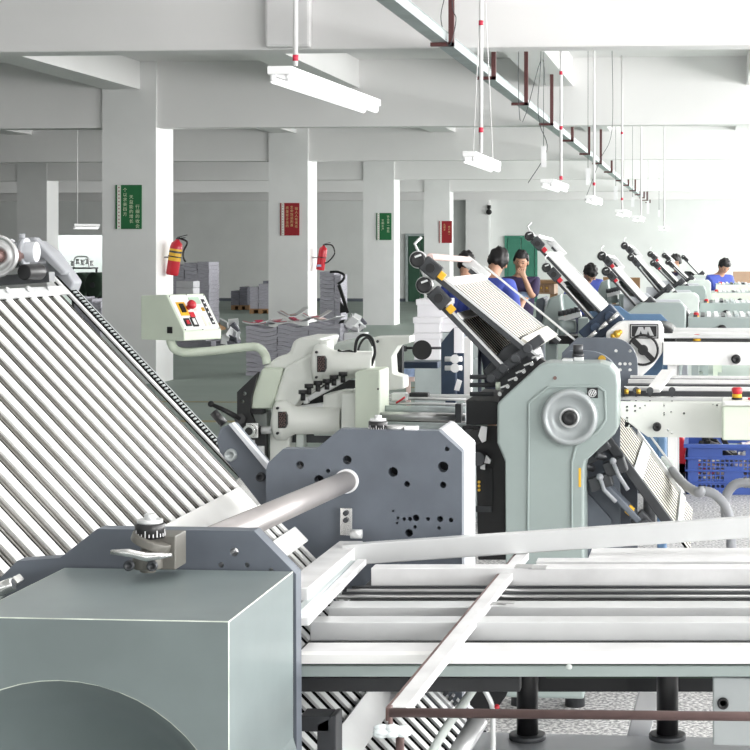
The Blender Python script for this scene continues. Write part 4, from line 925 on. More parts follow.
obj('leg', MB().box((at(465, 400, 7.4).x, 7.41, 0), (at(470, 400, 7.4).x, 7.44, at(450, 401, 7.4).z)), 'pipe_white', nv)
obj('disc_wheel', MB().cyl(at(422, 350, 7.7), at(422, 350, 7.8), 0.044, n=30), 'black', nv)
obj('wheel_shaft', MB().cyl(at(402, 348, 7.75), at(442, 348, 7.75), 0.006).box(at(401, 346, 7.72), at(407, 351, 7.76)), 'iron', nv)
def carton(px, Y, d, label, m='carton', name='carton', cat='box', group=None, lid=True):
    a = at(px[0], px[3], Y); b = at(px[2], px[1], Y)
    t = obj(name, MB().box((a.x, Y, a.z), (b.x, Y + d, b.z)), m, None, 0.004); tag(t, label, cat, group)
    if lid: obj('lid', MB().box((a.x - .006, Y - .006, b.z - 0.03), (b.x + .006, Y + d + .006, b.z + 0.004)), m, t, 0.003)
    return t
carton((417, 300, 446, 318), 10.0, 0.3, 'pale lilac carton on top of the stack left of the slatted plates')
carton((414, 318, 440, 333), 9.9, 0.3, 'grey-white carton in the middle of the stack left of the slatted plates')
carton((414, 334, 440, 360), 9.9, 0.3, 'grey-white carton at the bottom of the stack left of the slatted plates')
carton((441, 319, 470, 332), 9.95, 0.3, 'pale carton beside the stack, behind the navy unit')
st = tag(obj('carton_stand', MB().box((at(414, 360, 9.9).x, 9.92, 0), (at(470, 360, 9.9).x, 10.25, at(414, 360.4, 9.9).z)).box((at(441, 360, 9.9).x, 9.95, at(414, 360.4, 9.9).z), (at(470, 360, 9.9).x, 10.25, at(441, 332.5, 9.95).z)), 'galvanised', None, 0.004), 'grey stand carrying the pale cartons', 'stand')
st2 = thing('stool', 'small wooden stool with coloured paper on it, seen under the navy beam', 'stool', (at(412, 385, 12).x, 12, 0))
obj('seat', MB().box(at(405, 377, 11.9), at(420, 379, 12.15)), 'tube_pink', st2)
for px, yy in ((406, 11.92), (418, 11.92), (406, 12.12), (418, 12.12)): obj('leg', MB().box((at(px, 380, yy).x, yy, 0), (at(px, 380, yy).x + 0.03, yy + 0.02, at(405, 379, 11.9).z)), 'tube_pink', st2)
ps = tag(obj('printed_sheet', MB().box(at(404, 369, 11.93), at(419, 376.7, 12.1)), 'shirt_print', None, 0.002), 'bright blue printed papers on the small wooden stool', 'paper')

# ------------------------------------------------------------------ machines 3 to 8 along the aisle
def far_machine(label, Yn, cover_px, cover_m, plate_m, gt_, gb_, gt2, gb2, tip, n, accent='red', near_plate=True, logo=False, wheel=None, xr_px=None, two=True, wid=0.95, slat='slat_pale'):
    t = thing('folding_machine', label, 'machine', (at(660, 350, Yn).x, Yn + 0.4, 0), 'paper folding machines')
    P = [(v.x, v.z) for v in (at(x, y, Yn - 0.22) for x, y in cover_px)]
    zmin = min(p[1] for p in P); P = [(x, z if z > zmin + 0.02 else 0.25) for x, z in P] if not logo else P
    cv = obj('side_cover', MB().prism(P, Yn - 0.22, Yn - 0.02), cover_m, t, 0.012)
    xs = [p[0] for p in P]
    xR = at(xr_px[0], 300, Yn).x; xR2 = at(xr_px[1], 300, Yn + wid).x
    zt = 1.22
    for (Y, xx) in ((Yn, xR), (Yn + wid, xR2)):
        x0 = xx - 0.42
        P = [(x0, 0.25), (xx, 0.25), (xx, zt - 0.10), (xx - 0.07, zt - 0.03), (x0 + 0.16, zt - 0.03), (x0 + 0.09, zt + 0.02), (x0, zt + 0.02)]
        obj('side_plate', MB().prism(P, Y, Y + 0.03), plate_m, t, 0.004)
    obj('machine_bed', MB().box((xR - 0.36, Yn + 0.031, 0.2), (xR - 0.05, Yn + wid - 0.001, 1.10)), 'plate_grey', t, 0.01)
    obj('fold_roller', MB().cyl((xR - 0.02, Yn + 0.05, 1.06), (xR - 0.02, Yn + wid - 0.02, 1.06), 0.09, n=28), 'black', t)
    for fx in (xR - 0.33, xR - 0.08):
        for fy in (Yn + 0.08, Yn + wid - 0.1): obj('foot', MB().cyl((fx, fy, 0), (fx, fy, 0.26), 0.035), 'iron', t)
    fold_plate(t, gt_, gb_, Yn, Yn + wid - 0.1, n, tip, accent=accent, small=True, frac=0.86, m=slat, ks=0.6 if Yn < 12 else 0.75)
    if two: fold_plate(t, gt2, gb2, Yn, Yn + wid - 0.1, n, tip * 0.9, name='second_fold_plate', accent=accent, small=True, headrod=False, frac=0.85, m=slat, back='slat_pale', ks=0.6 if Yn < 12 else 0.75)
    # clamp block where plates enter
    c = Vector((gb_[0] + 0.0, Yn - 0.03, gb_[1] - 0.02)); mb = MB()
    mb.beam(c + Vector((-0.12, 0, -0.1)), c + Vector((0.06, 0, 0.06)), 0.12, 0.12); mb.cyl(c + Vector((-0.06, -0.1, -0.03)), c + Vector((-0.06, 0.05, -0.03)), 0.03); mb.cyl(c + Vector((0.02, -0.1, 0.03)), c + Vector((0.02, 0.05, 0.03)), 0.03)
    obj('plate_clamp', mb, 'navy' if logo else 'iron', t, 0.008)
    mb = MB()
    for k in range(3): mb.cyl(c + Vector((-0.10 + k * 0.06, -0.1, -0.09 + k * .05)), c + Vector((-0.05 + k * 0.06, -0.12, -0.05 + k * .05)), 0.012)
    obj('clamp_lever', mb, 'chrome', t)
    return t, cv
def XZ(x, y, Y): v = at(x, y, Y); return (v.x, v.z)
Y3 = 9.85
m3, cv3 = far_machine('third folding machine: white side cover with a zigzag emblem plate and open black handwheel', Y3,
    [(606, 332), (618, 322), (660, 322), (663, 330), (663, 352), (653, 366), (640, 378), (606, 378)], 'panel_white', 'blue_plate',
    XZ(547, 254, Y3), XZ(607, 318, Y3), XZ(562, 284, Y3), XZ(596, 322, Y3), 0.14, 16, xr_px=(663, 672), logo=True)
b_ = at(630, 324, Y3 - 0.222); e_ = at(658.5, 338.5, Y3 - 0.22)
bdg = obj('emblem_plate', MB().box((b_.x, Y3 - 0.23, e_.z), (e_.x, Y3 - 0.22, b_.z)), 'black', cv3, 0.002)
mb = MB(); fr = [(b_.x + .006, e_.z + .006), (e_.x - .006, e_.z + .006), (e_.x - .006, b_.z - .006), (b_.x + .006, b_.z - .006)]; fi = [(b_.x + .01, e_.z + .01), (e_.x - .01, e_.z + .01), (e_.x - .01, b_.z - .01), (b_.x + .01, b_.z - .01)]
mb.prism(fr, Y3 - 0.233, Y3 - 0.229, [fi])
W_ = e_.x - b_.x; H_ = b_.z - e_.z
def lx(u, v): return (b_.x + W_ * u, e_.z + H_ * v)
mb.prism([lx(*p) for p in ((.17, .2), (.30, .8), (.46, .8), (.50, .55), (.54, .8), (.70, .8), (.84, .2), (.70, .2), (.63, .55), (.59, .2), (.45, .2), (.38, .55), (.31, .2))], Y3 - 0.234, Y3 - 0.229)
obj('emblem', mb, 'steel', bdg)
c = at(643, 350, Y3 - 0.25); mb = MB()
mb.tube([c + Vector((0.082 * math.cos(a), 0, 0.082 * math.sin(a))) for a in [2 * PI * i / 32 for i in range(33)]], 0.007, 8)
w3 = obj('handwheel', mb, 'black', m3)
mb = MB().beam(c + Vector((-0.055, 0, 0.055)), c + Vector((0.055, 0, -0.055)), 0.012, 0.03, (1, 0, 1)); mb.cyl(c + Vector((0, -0.02, 0)), c + Vector((0, 0.03, 0)), 0.028)
obj('wheel_spoke', mb, 'black', w3)
obj('leg', MB().box((at(622, 378, Y3).x, Y3 - 0.2, 0), (at(628, 378, Y3).x, Y3 - 0.1, at(622, 377, Y3 - .2).z)), 'panel_white', m3)
obj('brass_fitting', MB().ball(at(617, 334, Y3 - 0.24), 0.022).ball(at(613, 336, Y3 - 0.24), 0.015).ball(at(620, 332, Y3 - .24), 0.014), 'gold', m3)
far_machine('fourth folding machine: pale green cover, thick white twin fold plates with a frosted knob', 12.9,
    [(622, 315), (640, 303), (682, 303), (686, 308), (686, 326), (676, 334), (640, 334)], 'machine_green', 'plate_edge',
    XZ(614, 269, 12.9), XZ(648, 307, 12.9), XZ(617, 283, 12.9), XZ(640, 309, 12.9), 0.13, 10, xr_px=(680, 688))
far_machine('fifth folding machine in the row, blue-grey plates under tall white fold plates', 16.0,
    [(655, 300), (664, 293), (695, 293), (699, 297), (699, 312), (655, 312)], 'casting', 'plate_edge',
    XZ(635, 257, 16.0), XZ(667, 292, 16.0), XZ(640, 268, 16.0), XZ(660, 292, 16.0), 0.14, 8, xr_px=(692, 697), accent='iron')
far_machine('sixth folding machine in the row with red tabs on its short twin fold plates', 19.2,
    [(670, 291), (678, 286), (704, 286), (706, 290), (706, 302), (670, 302)], 'machine_green', 'plate_edge',
    XZ(658, 262, 19.2), XZ(680, 285, 19.2), XZ(660, 270, 19.2), XZ(676, 286, 19.2), 0.12, 7, xr_px=(700, 704))
far_machine('seventh folding machine in the row, grey with narrow dark-edged fold plates', 22.4,
    [(684, 285), (690, 280), (708, 280), (711, 283), (711, 294), (684, 294)], 'casting', 'plate_edge',
    XZ(671, 262, 22.4), XZ(690, 281, 22.4), XZ(674, 268, 22.4), XZ(688, 281, 22.4), 0.12, 6, xr_px=(705, 709), accent='iron')
far_machine('farthest folding machine, dark grey, at the end of the row', 26.0,
    [(690, 279), (694, 275), (712, 275), (713, 278), (713, 288), (690, 288)], 'casting', 'iron',
    XZ(688, 262, 26.0), XZ(701, 276, 26.0), XZ(690, 266, 26), XZ(698, 276, 26), 0.10, 5, xr_px=(708, 712), accent='iron', two=False, slat='alu')
# delivery tables of machines 3-7
a = at(663, 342, 9.62); b = at(663, 365, 9.62)
t3 = transport('white-sided delivery table with black knob beside the third machine', None, 9.62, a.x, 1.9, a.z, b.z, 'panel_white', (), (736, 359, 0.026), width=0.95, deck_dz=0.05, estop=(at(697, 340, 9.9).x, 9.75))
for (lab, Y, px, kx, mm, yt, yb) in (('pale green delivery table with dark knob beside the fourth machine', 12.7, 688, 722, 'machine_green', 318, 335),
                         ('pale green delivery table with dark knob beside the fifth machine', 16.0, 700, 726, 'machine_green', 303.5, 318),
                         ('mint delivery table with white covers beside the sixth machine', 19.2, 711, 740, 'mint', 293, 304),
                         ('mint delivery table with white covers beside the seventh machine', 22.4, 716, 742, 'mint', 285, 294)):
    a = at(px, yt, Y); b = at(px, yb, Y)
    transport(lab, None, Y, a.x, 2.2, a.z, b.z, mm, (), (kx, (yt + yb) / 2 + 3, 0.035), deck='galvanised', rods=False, bumps=26, estop=(a.x + 0.06, Y + 0.12))
# cross-fold units of machines 3 and 4
def small_station(label, Y, px, sc, m='machine_green'):
    t = thing('cross_fold_unit', label, 'machine', (at(px[0] + 20 * sc, 320, Y).x, Y + 0.2, 0), 'cross-fold units')
    X = lambda u, v: (px[0] + u * sc, px[1] + v * sc)
    obj('guard_cover', MB().pix([X(0, 35), X(3, 20), X(8, 6), X(20, 2), X(22, 20), X(16, 38), X(14, 45), X(0, 45)], Y, 0.2), m, t, 0.014)
    obj('top_cover', MB().pix([X(18, 3), X(34, 3), X(38, 10), X(34, 22), X(24, 24), X(18, 16)], Y + 0.15, 0.2), m, t, 0.012)
    vented_motor(X(18, 34)[0], X(18, 34)[1], 0.42 * sc, Y, 40, t, m, False)
    vented_motor(X(22, 13)[0], X(22, 13)[1], 0.40 * sc, Y + .3, 38, t, 'galvanised', False)
    obj('pillar_cover', MB().pix([X(37, 26), X(48, 26), X(48, 48), X(37, 48)], Y - 0.08, 0.16), m, t, 0.008)
    mb = MB()
    for k in range(5): c = at(*X(20 + k * 4, 24 - k * 1.0), Y - 0.05); mb.cyl(c, c + Vector((0, 0, 0.03)), 0.02, n=10)
    obj('pressure_knob', mb, 'iron', t)
    obj('guide_arm', MB().beam(at(*X(18, 28), Y - .02), at(*X(40, 22), Y - .02), 0.05, 0.03), 'alu', t)
    obj('dark_base', MB().pix([X(8, 44), X(50, 44), X(50, 52), X(8, 52)], Y + 0.02, 0.3), 'dark', t)
    z = at(*X(0, 45), Y).z
    for k in (4, 40): p = at(*X(k, 45), Y); obj('leg', MB().box((p.x, Y + 0.05, 0), (p.x + 0.07, Y + 0.15, z + 0.01)), m, t)
    return t
small_station('green cast cross-fold unit with round motors left of the third machine', 11.0, (541, 292), 1.0)
small_station('small green cross-fold motor unit just left of the fourth machine plates', 14.0, (596, 278), 0.62)
# side table structure between m3 unit and m2
dk = thing('feeder_frame', 'grey-blue feeder side frame left of the green cast unit', 'frame', (at(541, 320, 11.2).x, 11.3, 0))
obj('side_plate', MB().pix([(536, 300), (543, 297), (545, 300), (541, 326), (541, 400), (536, 400)], 11.1, 0.3), 'plate_grey', dk, 0.006)
obj('foot', MB().box((at(536, 398, 11.1).x, 11.1, 0), (at(541, 398, 11.1).x, 11.4, at(536, 399, 11.1).z)), 'iron', dk)

# ------------------------------------------------------------------ blue crate with scraps, hoses
def crate():
    Y = 11.3
    z0 = 0.001; a = at(686, 444, Y); x0, x1 = a.x, a.x + 0.62; zt = at(686, 444, Y).z; dp = 0.42
    t = thing('plastic_crate', 'blue plastic crate of scraps on the floor under the tables at right', 'crate', ((x0 + x1) / 2, Y + dp / 2, 0))
    def wall(fn, W, name):
        H = []
        hgt = zt - z0
        for i in range(16):
            for j in range(7):
                u = W * (0.12 + 0.76 * (i + 0.5) / 16); v = z0 + hgt * (0.12 + 0.60 * (j + 0.5) / 7)
                if abs(u / W - 0.5) < 0.1 and j < 5: continue
                H.append([(u - W * .016, v - hgt * .03), (u + W * .016, v - hgt * .03), (u + W * .016, v + hgt * .03), (u - W * .016, v + hgt * .03)])
        H.append([(W * .38, z0 + hgt * .78), (W * .62, z0 + hgt * .78), (W * .62, z0 + hgt * .88), (W * .38, z0 + hgt * .88)])
        obj(name, MB().prism([(0, z0), (W, z0), (W, zt), (0, zt)], 0, 0.012, H, fn), 'crate_blue', t)
    wall(lambda u, w, z: (x0 + u, Y + w - 0.02 * (z - z0) * 0, z), x1 - x0, 'crate_side'); wall(lambda u, w, z: (x0 + u, Y + dp - w, z), x1 - x0, 'crate_side')
    wall(lambda u, w, z: (x0 + w, Y + u, z), dp, 'crate_side'); wall(lambda u, w, z: (x1 - w, Y + u, z), dp, 'crate_side')
    rim = MB(); rz = zt
    for (A, B) in (((x0 - .015, Y - .015, rz - .025), (x1 + .015, Y, rz)), ((x0 - .015, Y + dp, rz - .025), (x1 + .015, Y + dp + .015, rz)), ((x0 - .015, Y, rz - .025), (x0, Y + dp, rz)), ((x1, Y, rz - .025), (x1 + .015, Y + dp, rz))): rim.box(A, B)
    for zz in (0.25, 0.48, 0.72): rim.box((x0 - .006, Y - .008, zt * zz - .008), (x1 + .006, Y - .0005, zt * zz + .006)); rim.box((x0 - .008, Y, zt * zz - .008), (x0 - .0005, Y + dp, zt * zz + .006))
    obj('rim', rim, 'crate_blue', t, 0.003)
    obj('crate_bottom', MB().box((x0 + .012, Y + .012, 0.0), (x1 - .012, Y + dp - .012, 0.012)), 'crate_blue', t)
    mb = MB()
    for i in range(120):
        x = random.uniform(x0 + .07, x1 - .07); y = random.uniform(Y + .07, Y + dp - .07); hh = zt - 0.03 + 0.04 * math.exp(-((x - x0 - .2) / .12) ** 2)
        z = random.uniform(0.06, hh); mb.slot(0 if (x - x0 < 0.30 and z > zt - .08) else random.choice([1, 1, 2, 3]))
        d = Vector((random.uniform(-1, 1), random.uniform(-1, 1), random.uniform(-.5, .5))).normalized()
        mb.beam(Vector((x, y, z)) - d * .035, Vector((x, y, z)) + d * .035, random.uniform(.03, .07), random.uniform(.01, .035))
    s = tag(obj('scraps', mb, ['black', 'crate_fill', 'tube_pink', 'white'], None, 0.004), 'dark cloth and paper scraps filling the blue crate', 'scraps', kind='stuff')
crate()
hoses = [([(697, 492), (703, 491), (714, 494), (724, 504), (729, 516), (731, 535), (731, 560)], 6.3, 'lower grey vacuum hose arching left of the other, in front of the blue crate'),
         ([(726, 520), (725, 504), (728, 492), (736, 484), (748, 483), (760, 487), (770, 500), (774, 530), (774, 560)], 6.5, 'upper grey vacuum hose arching at the right edge in front of the blue crate')]
for pts, Y, lab in hoses:
    P = smooth_path([at(x, y, Y) for x, y in pts], 8)
    if Y == 6.3: P = smooth_path([at(672, 470, 6.95), at(684, 484, 6.7)] + [at(x, y, Y) for x, y in pts], 8)
    lastp = P[-1]; P = P + [Vector((lastp.x, lastp.y, 0.03))]
    rr = [0.017 + 0.0015 * (i % 2) for i in range(len(P))]
    tag(obj('hose', MB().tube(P, rr, 14), 'hose_grey'), lab, 'hose', 'grey hoses')
mb = MB().cyl(at(660, 461, 7.0), at(674, 465, 7.0), 0.022).cyl(at(664, 470, 6.95), at(678, 478, 6.95), 0.022)
obj('pump_valve', mb, 'casting', m2, 0.004)
# red trolley and white cabinet behind under the tables
tag(obj('storage_cabinet', MB().box((at(652, 440, 12.2).x, 12.2, 0), (at(664, 440, 12.2).x, 12.6, at(650, 434, 12.2).z)), 'carton', None, 0.01), 'narrow white cabinet below the tables, left of the blue crate', 'cabinet')
tag(obj('waste_bin', MB().box((at(657, 440, 8.9).x, 8.9, 0), (at(666, 440, 8.9).x, 9.15, at(655, 437, 8.9).z)), 'blue_plate', None, 0.01), 'steel-blue bin under the tables, left of the blue crate', 'bin')
rj = thing('pallet_jack', 'red pallet jack partly hidden behind the blue crate', 'pallet jack', (at(680, 450, 11.95).x, 12.0, 0))
obj('fork', MB().box((at(676, 450, 11.95).x, 11.95, 0.05), (at(700, 450, 11.95).x + .5, 12.1, 0.12)), 'red', rj, 0.004)
obj('pump_body', MB().pix([(674, 440), (682, 434), (690, 455), (686, 470), (676, 462)], 11.95, 0.14), 'red', rj, 0.01)
obj('wheel', MB().cyl((at(680, 450, 11.95).x, 11.95, 0.06), (at(680, 450, 11.95).x, 12.05, 0.06), 0.06), 'black', rj)
# ------------------------------------------------------------------ signs on the columns
def sign(px, Y, m, cols, label, lm='letter', fs=1.0):
    a = at(px[0], px[1], Y); b = at(px[2], px[3], Y)
    w = b.x - a.x; h = a.z - b.z
    t = tag(obj('wall_sign', MB().box((a.x, Y - 0.02, b.z), (b.x, Y - 0.0005, a.z)), m, None, 0.002), label, 'sign', 'column signs')
    obj('measuring_strip', MB().box((a.x + w * .07, Y - 0.023, b.z + .002), (a.x + w * .21, Y - 0.0205, a.z - .002)), 'sign_strip', t)
    mb = MB()
    for i in range(12): z = b.z + h * (0.06 + 0.88 * i / 11); mb.box((a.x + w * .12, Y - 0.0245, z - h * .012), (a.x + w * .16, Y - 0.0232, z + h * .012))
    obj('strip_mark', mb, 'sign_red', t)
    cw = w * 0.72 / len(cols)
    for i, (txt, off) in enumerate(cols):
        x = a.x + w * .25 + cw * (i + .5); s = h * 0.098 * fs
        mb = MB()
        for k, chh in enumerate(txt):
            q = text_mb(chh, s, (x, Y - 0.022, a.z - h * (0.08 + off) - k * s * 1.12), depth=0.0005)
            n0 = len(mb.v); mb.v += q.v; mb.f += [[j + n0 for j in f] for f in q.f]; mb.mi += q.mi; mb.sm += q.sm
        obj('sign_lettering', mb, lm, t)
    return t
YC = [D0 + BAY * i - 0.04 for i in range(6)]
sign((116, 185, 142, 229), YC[1], 'sign_green', [('个以求美四方', .04), ('天益能的增长', .20), ('行细的收会', .42)], 'large green sign with white lettering on the nearest column')
sign((280.5, 203, 299.5, 235.5), YC[2], 'sign_red', [('质量是企业的', .08), ('生命效益的基', .06), ('础人人有责任', .10)], 'larger red sign on the second column, above the red extinguisher', 'letter_yellow')
sign((376.5, 213, 391.5, 240), YC[3], 'sign_green', [('文明生产', .2), ('安全第一预防', .06)], 'small green sign on the third column')
sign((439, 221, 452, 243), YC[4], 'sign_red', [('品质至', .1), ('用户第一', .2)], 'small red sign on the fourth column, beside the green door', 'letter_yellow')
# security camera on the back pilaster
q = at(489, 212, YF - 0.55)
sc_ = thing('security_camera', 'black security camera on the back wall pilaster', 'camera', q)
obj('camera_body', MB().ball(q, 0.085).cyl(q, q + Vector((0, -0.09, -0.02)), 0.05), 'black', sc_)
obj('mount', MB().box(q + Vector((-0.05, -0.03, 0.10)), q + Vector((0.05, 0.12, 0.2))).cyl(q, q + Vector((0, 0.02, 0.12)), 0.03), 'black', sc_)

# ------------------------------------------------------------------ fire extinguishers
def extinguisher(px, py, Y, hpx, label, lean, band=True, side=0.0):
    k = Y / F; H = hpx * k; c = at(px, py, Y)
    t = thing('fire_extinguisher', label, 'fire extinguisher', c, 'fire extinguishers')
    ax = Vector((lean, 0, 1)).normalized(); r = H * 0.155
    base = c
    obj('cylinder', MB().lathe(base, ax, [(0, 0), (r * .9, 0), (r, H * .04), (r, H * .70), (r * .85, H * .80), (r * .4, H * .86), (r * .3, H * .90), (0, H * .90)], 24), 'red', t)
    if band:
        obj('label_band', MB().lathe(base + ax * H * .36, ax, [(r * 1.01, 0), (r * 1.01, H * .30)], 24), 'yellow', t)
        obj('label_text', MB().lathe(base + ax * H * .56, ax, [(r * 1.02, 0), (r * 1.02, H * .05)], 24), 'iron', t)
    else:
        obj('label_band', MB().box(base + Vector((-r * .5, -r * 1.04, H * .12)), base + Vector((r * .5, -r * .9, H * .2))), 'shirt_print', t)
    top = base + ax * H * .88
    obj('valve_handle', MB().cyl(top, top + Vector((0, 0, H * .06)), r * .25).beam(top + Vector((0, 0, H * .07)), top + Vector((r * 1.6, 0, H * .13)), r * .25, r * .12).beam(top + Vector((0, 0, H * .05)), top + Vector((r * 1.3, 0, H * .06)), r * .25, r * .12), 'iron', t)
    obj('strap', MB().lathe(base + ax * H * .45, ax, [(r * 1.04, 0), (r * 1.08, H * .015), (r * 1.04, H * .03)], 24).beam(base + ax * H * .45 + Vector((-r * 1.0, 0, 0)), base + ax * H * .45 + Vector((-r * 2.6, 0, 0)), H * .03, H * .03), 'black', t)
    if band: pts = [top + Vector((r * .3, 0, H * .05)), top + Vector((r * 1.6, 0, -H * .05)), base + ax * H * .6 + Vector((r * 1.3, 0, 0)), base + ax * H * .42 + Vector((r * 1.5, 0, 0)), base + ax * H * .33 + Vector((r * 1.9, 0, 0))]
    else: pts = [top + Vector((r * .3, 0, H * .05)), top + Vector((r * 1.9, 0, H * .03)), top + Vector((r * 2.6, 0, -H * .2)), base + ax * H * .5 + Vector((r * 2.6, 0, 0)), base + ax * H * .3 + Vector((r * 1.6, 0, 0)), base + ax * H * .25 + Vector((r * .9, -r * .4, 0))]
    obj('hose', MB().tube(smooth_path(pts), r * .16, 8), 'black', t)
    return t
extinguisher(172, 275, YC[1] + 0.32, 41, 'red fire extinguisher with yellow label on the nearest column', 0.16)
extinguisher(320, 270, YC[2] + 0.32, 28, 'plain red fire extinguisher with looped hose on the second column', 0.16, False)

# ------------------------------------------------------------------ fluorescent lamps and hangers
def pipe_hanger(px, y0, y1, Y, bands, parent, r=0.010, m='pipe_white', zt=None):
    a = at(px, y1, Y); top = Vector((a.x, Y, zt if zt else SLAB - 0.001))
    o = obj('hanger_pipe', MB().cyl(a, top, r, n=12), m, parent)
    mb = MB()
    for b in bands: c = at(px, b, Y); mb.cyl((a.x, Y, c.z - r * 1.2), (a.x, Y, c.z + r * 1.2), r * 1.15, n=12)
    if bands: obj('red_band', mb, 'band_red', o)
    return o
def lamp_fixture(label, A, B, w, h, tubes=2, on=True):
    t = thing('fluorescent_lamp', label, 'ceiling lamp', (A + B) / 2, 'hanging fluorescent lamps')
    d = (B - A).normalized(); s = d.cross(Vector((0, 0, 1))).normalized()
    hb = obj('housing', MB().beam(A, B, w * 1.5 if tubes == 2 else w, h), 'lamp_white', t, h * 0.1)
    for sgn in ((-1, 1) if tubes == 2 else (0,)):
        o = s * sgn * w * 0.48 - Vector((0, 0, h * 1.15))
        for e in (A + d * 0.02, B - d * 0.02):
            obj('lamp_holder', MB().cyl(e + o + Vector((0, 0, h * .7)), e + o - Vector((0, 0, h * .1)), h * .34, n=12), 'lamp_white', hb)
        obj('lamp_tube', MB().cyl(A + d * 0.03 + o, B - d * 0.03 + o, h * 0.40, n=14), 'lamp_tube', t)
    return t
A = at(279, 70, 5.7); B = at(371, 103, 7.15)
L1 = lamp_fixture('nearest twin-tube fluorescent lamp hanging top left of the cable tray', A, B, 0.055, 0.028)
pipe_hanger(295.5, 0, 66, 6.0, (58,), L1, 0.009)
def small_lamp(label, px, py, Y, ln, dx, bands, y0, hpx=None, wires=False, w=0.11, h=0.04, zt=None, tubes=2):
    A = at(px, py, Y); B = A + Vector((dx, ln, 0))
    t = lamp_fixture(label, A, B, w * .45, h * .8, tubes)
    hp = hpx if hpx else px
    if wires:
        for s in (-1, 1):
            q = A.lerp(B, .5); obj('hanger_wire', MB().cyl(q + Vector((s * 0.06, 0, 0)), (q.x - s * 0.02, q.y, SLAB), 0.003, n=6), 'pipe_white', t)
    pipe_hanger(hp, y0, py - 1, A.y + ln * .3, bands, t, 0.012, zt=zt)
    return t
small_lamp('second fluorescent lamp, hanging on thin wires near the middle of the ceiling', 469, 154, 9.6, 1.2, 0.0, (23, 130), 0, 481, True, zt=SLAB)
small_lamp('third fluorescent lamp on a long white pipe left of the tray end', 547, 181, 13.4, 1.2, 0.02, (73, 128, 178), 70, 561, w=0.16, zt=SLAB)
small_lamp('fourth fluorescent lamp in the row, small twin tubes', 589, 197, 16.5, 1.2, 0.02, (184,), 125, 594, zt=SLAB)
small_lamp('fifth fluorescent lamp in the row, seen end-on', 620, 211, 19.5, 1.1, 0.02, (133, 199), 130, 622, w=0.18, zt=SLAB)
small_lamp('sixth fluorescent lamp in the row, seen end-on', 636, 217, 23.0, 1.1, 0.02, (), 160, 641, w=0.18, zt=SLAB)
small_lamp('farthest fluorescent lamp, lowest in the row', 662, 227, 27.0, 1.1, 0.02, (), 180, 664, w=0.2, zt=SLAB)
A = at(73, 225, 26); t = lamp_fixture('dim fluorescent lamp hanging over the far left aisle', A, A + Vector((0.3, 0.3, 0)), 0.06, 0.04)
obj('hanger_wire', MB().cyl(A + Vector((.05, .05, 0)), (A.x + .05, A.y + .05, SLAB), 0.008, n=6), 'pipe_white', t)
for i, (x, y0, y1, Y) in enumerate(((543.5, 146, 167, 12.2 + .5), (588, 168, 185, 16), (615.7, 186, 200, 20.4), (632.6, 197, 207, 24.5), (648, 201, 214, 29), (659, 210, 217, 34))):
    a = at(x - (2.5 - .3 * i), y0, Y); b = at(x + (2.5 - .3 * i), y1, Y)
    o = tag(obj('hanging_card', MB().box((a.x, Y, b.z), (b.x, Y + .01, a.z)), 'white'), ['nearest and largest', 'second nearest', 'third', 'fourth', 'fifth', 'farthest'][i] + ' white card hanging in the row beside the lamps', 'card', 'hanging white cards')
    obj('string', MB().cyl(((a.x + b.x) / 2, Y + .005, a.z), ((a.x + b.x) / 2, Y + .005, SLAB), 0.002 + .0002 * i, n=6), 'iron', o)

# ------------------------------------------------------------------ cable tray on red-brown hangers
tray = thing('cable_tray', 'long galvanised cable tray running away under the ceiling on dark red hangers', 'cable tray', (-1.66, 25, 2.88))
TX = at(449, 38, 11.35); ty0, ty1 = 4.5, 46.0
z = TX.z
mb = MB()
mb.box((TX.x - 0.09, ty0, z - 0.035), (TX.x, ty1, z + 0.025)); mb.box((TX.x - 0.095, ty0, z + 0.025), (TX.x + 0.006, ty1, z + 0.03)); mb.box((TX.x - 0.095, ty0, z - 0.04), (TX.x + 0.006, ty1, z - 0.035))
obj('tray_channel', mb, 'galvanised', tray)
for px in (447, 490, 523, 549, 570, 587, 599, 610, 621, 627, 634, 639, 643, 646, 649, 652, 655):
    k = (px - 707) / (TX.x * F) ; Y = 1 / k * 1.0 if k else 0
    Y = TX.x / at(px, 0, 1.0).x
    mb = MB(); xx = TX.x + 0.012
    mb.box((xx, Y - 0.02, z - 0.065), (xx + 0.035, Y + 0.02, SLAB if True else 3)); mb.box((xx - 0.12, Y - 0.02, z - 0.065), (xx + 0.035, Y + 0.02, z - 0.041))
    ho = obj('hanger', mb, 'oxide', tray)
for i, pts in enumerate(([(444, 0), (441, 20), (449, 46), (456, 20), (452, 0)], [(541, 55), (538, 100), (540, 125), (547, 150), (528, 183)], [(520, 120), (541, 60), (545, 85)], [(612, 130), (600, 160), (585, 200)])):
    Y = (11.2, 13.2, 13.0, 19)[i]
    tag(obj('loose_wire', MB().tube(smooth_path(([Vector((at(*pts[0], Y).x, Y, SLAB))] if i else []) + [at(x, y, Y) for x, y in pts] + ([Vector((at(*pts[-1], Y).x, Y, SLAB))] if i == 0 else [])), 0.003, 6), 'iron'), ['thin loose wire looping around the nearest tray hanger', 'thin loose wire dangling to the third lamp', 'short loose wire on the tray side', 'faint loose wire dangling near the fourth lamp'][i], 'wire', 'loose wires')
# pale junction box on the first beam
a = at(265, -10, D0 - 0.08); b = at(310, 47, D0 - 0.08)
tag(obj('junction_box', MB().box((a.x, D0 - 0.09, b.z), (b.x, D0 - 0.013, a.z)), 'pipe_white', None, 0.02), 'pale rounded box on the front beam behind the first lamp pipe', 'box')

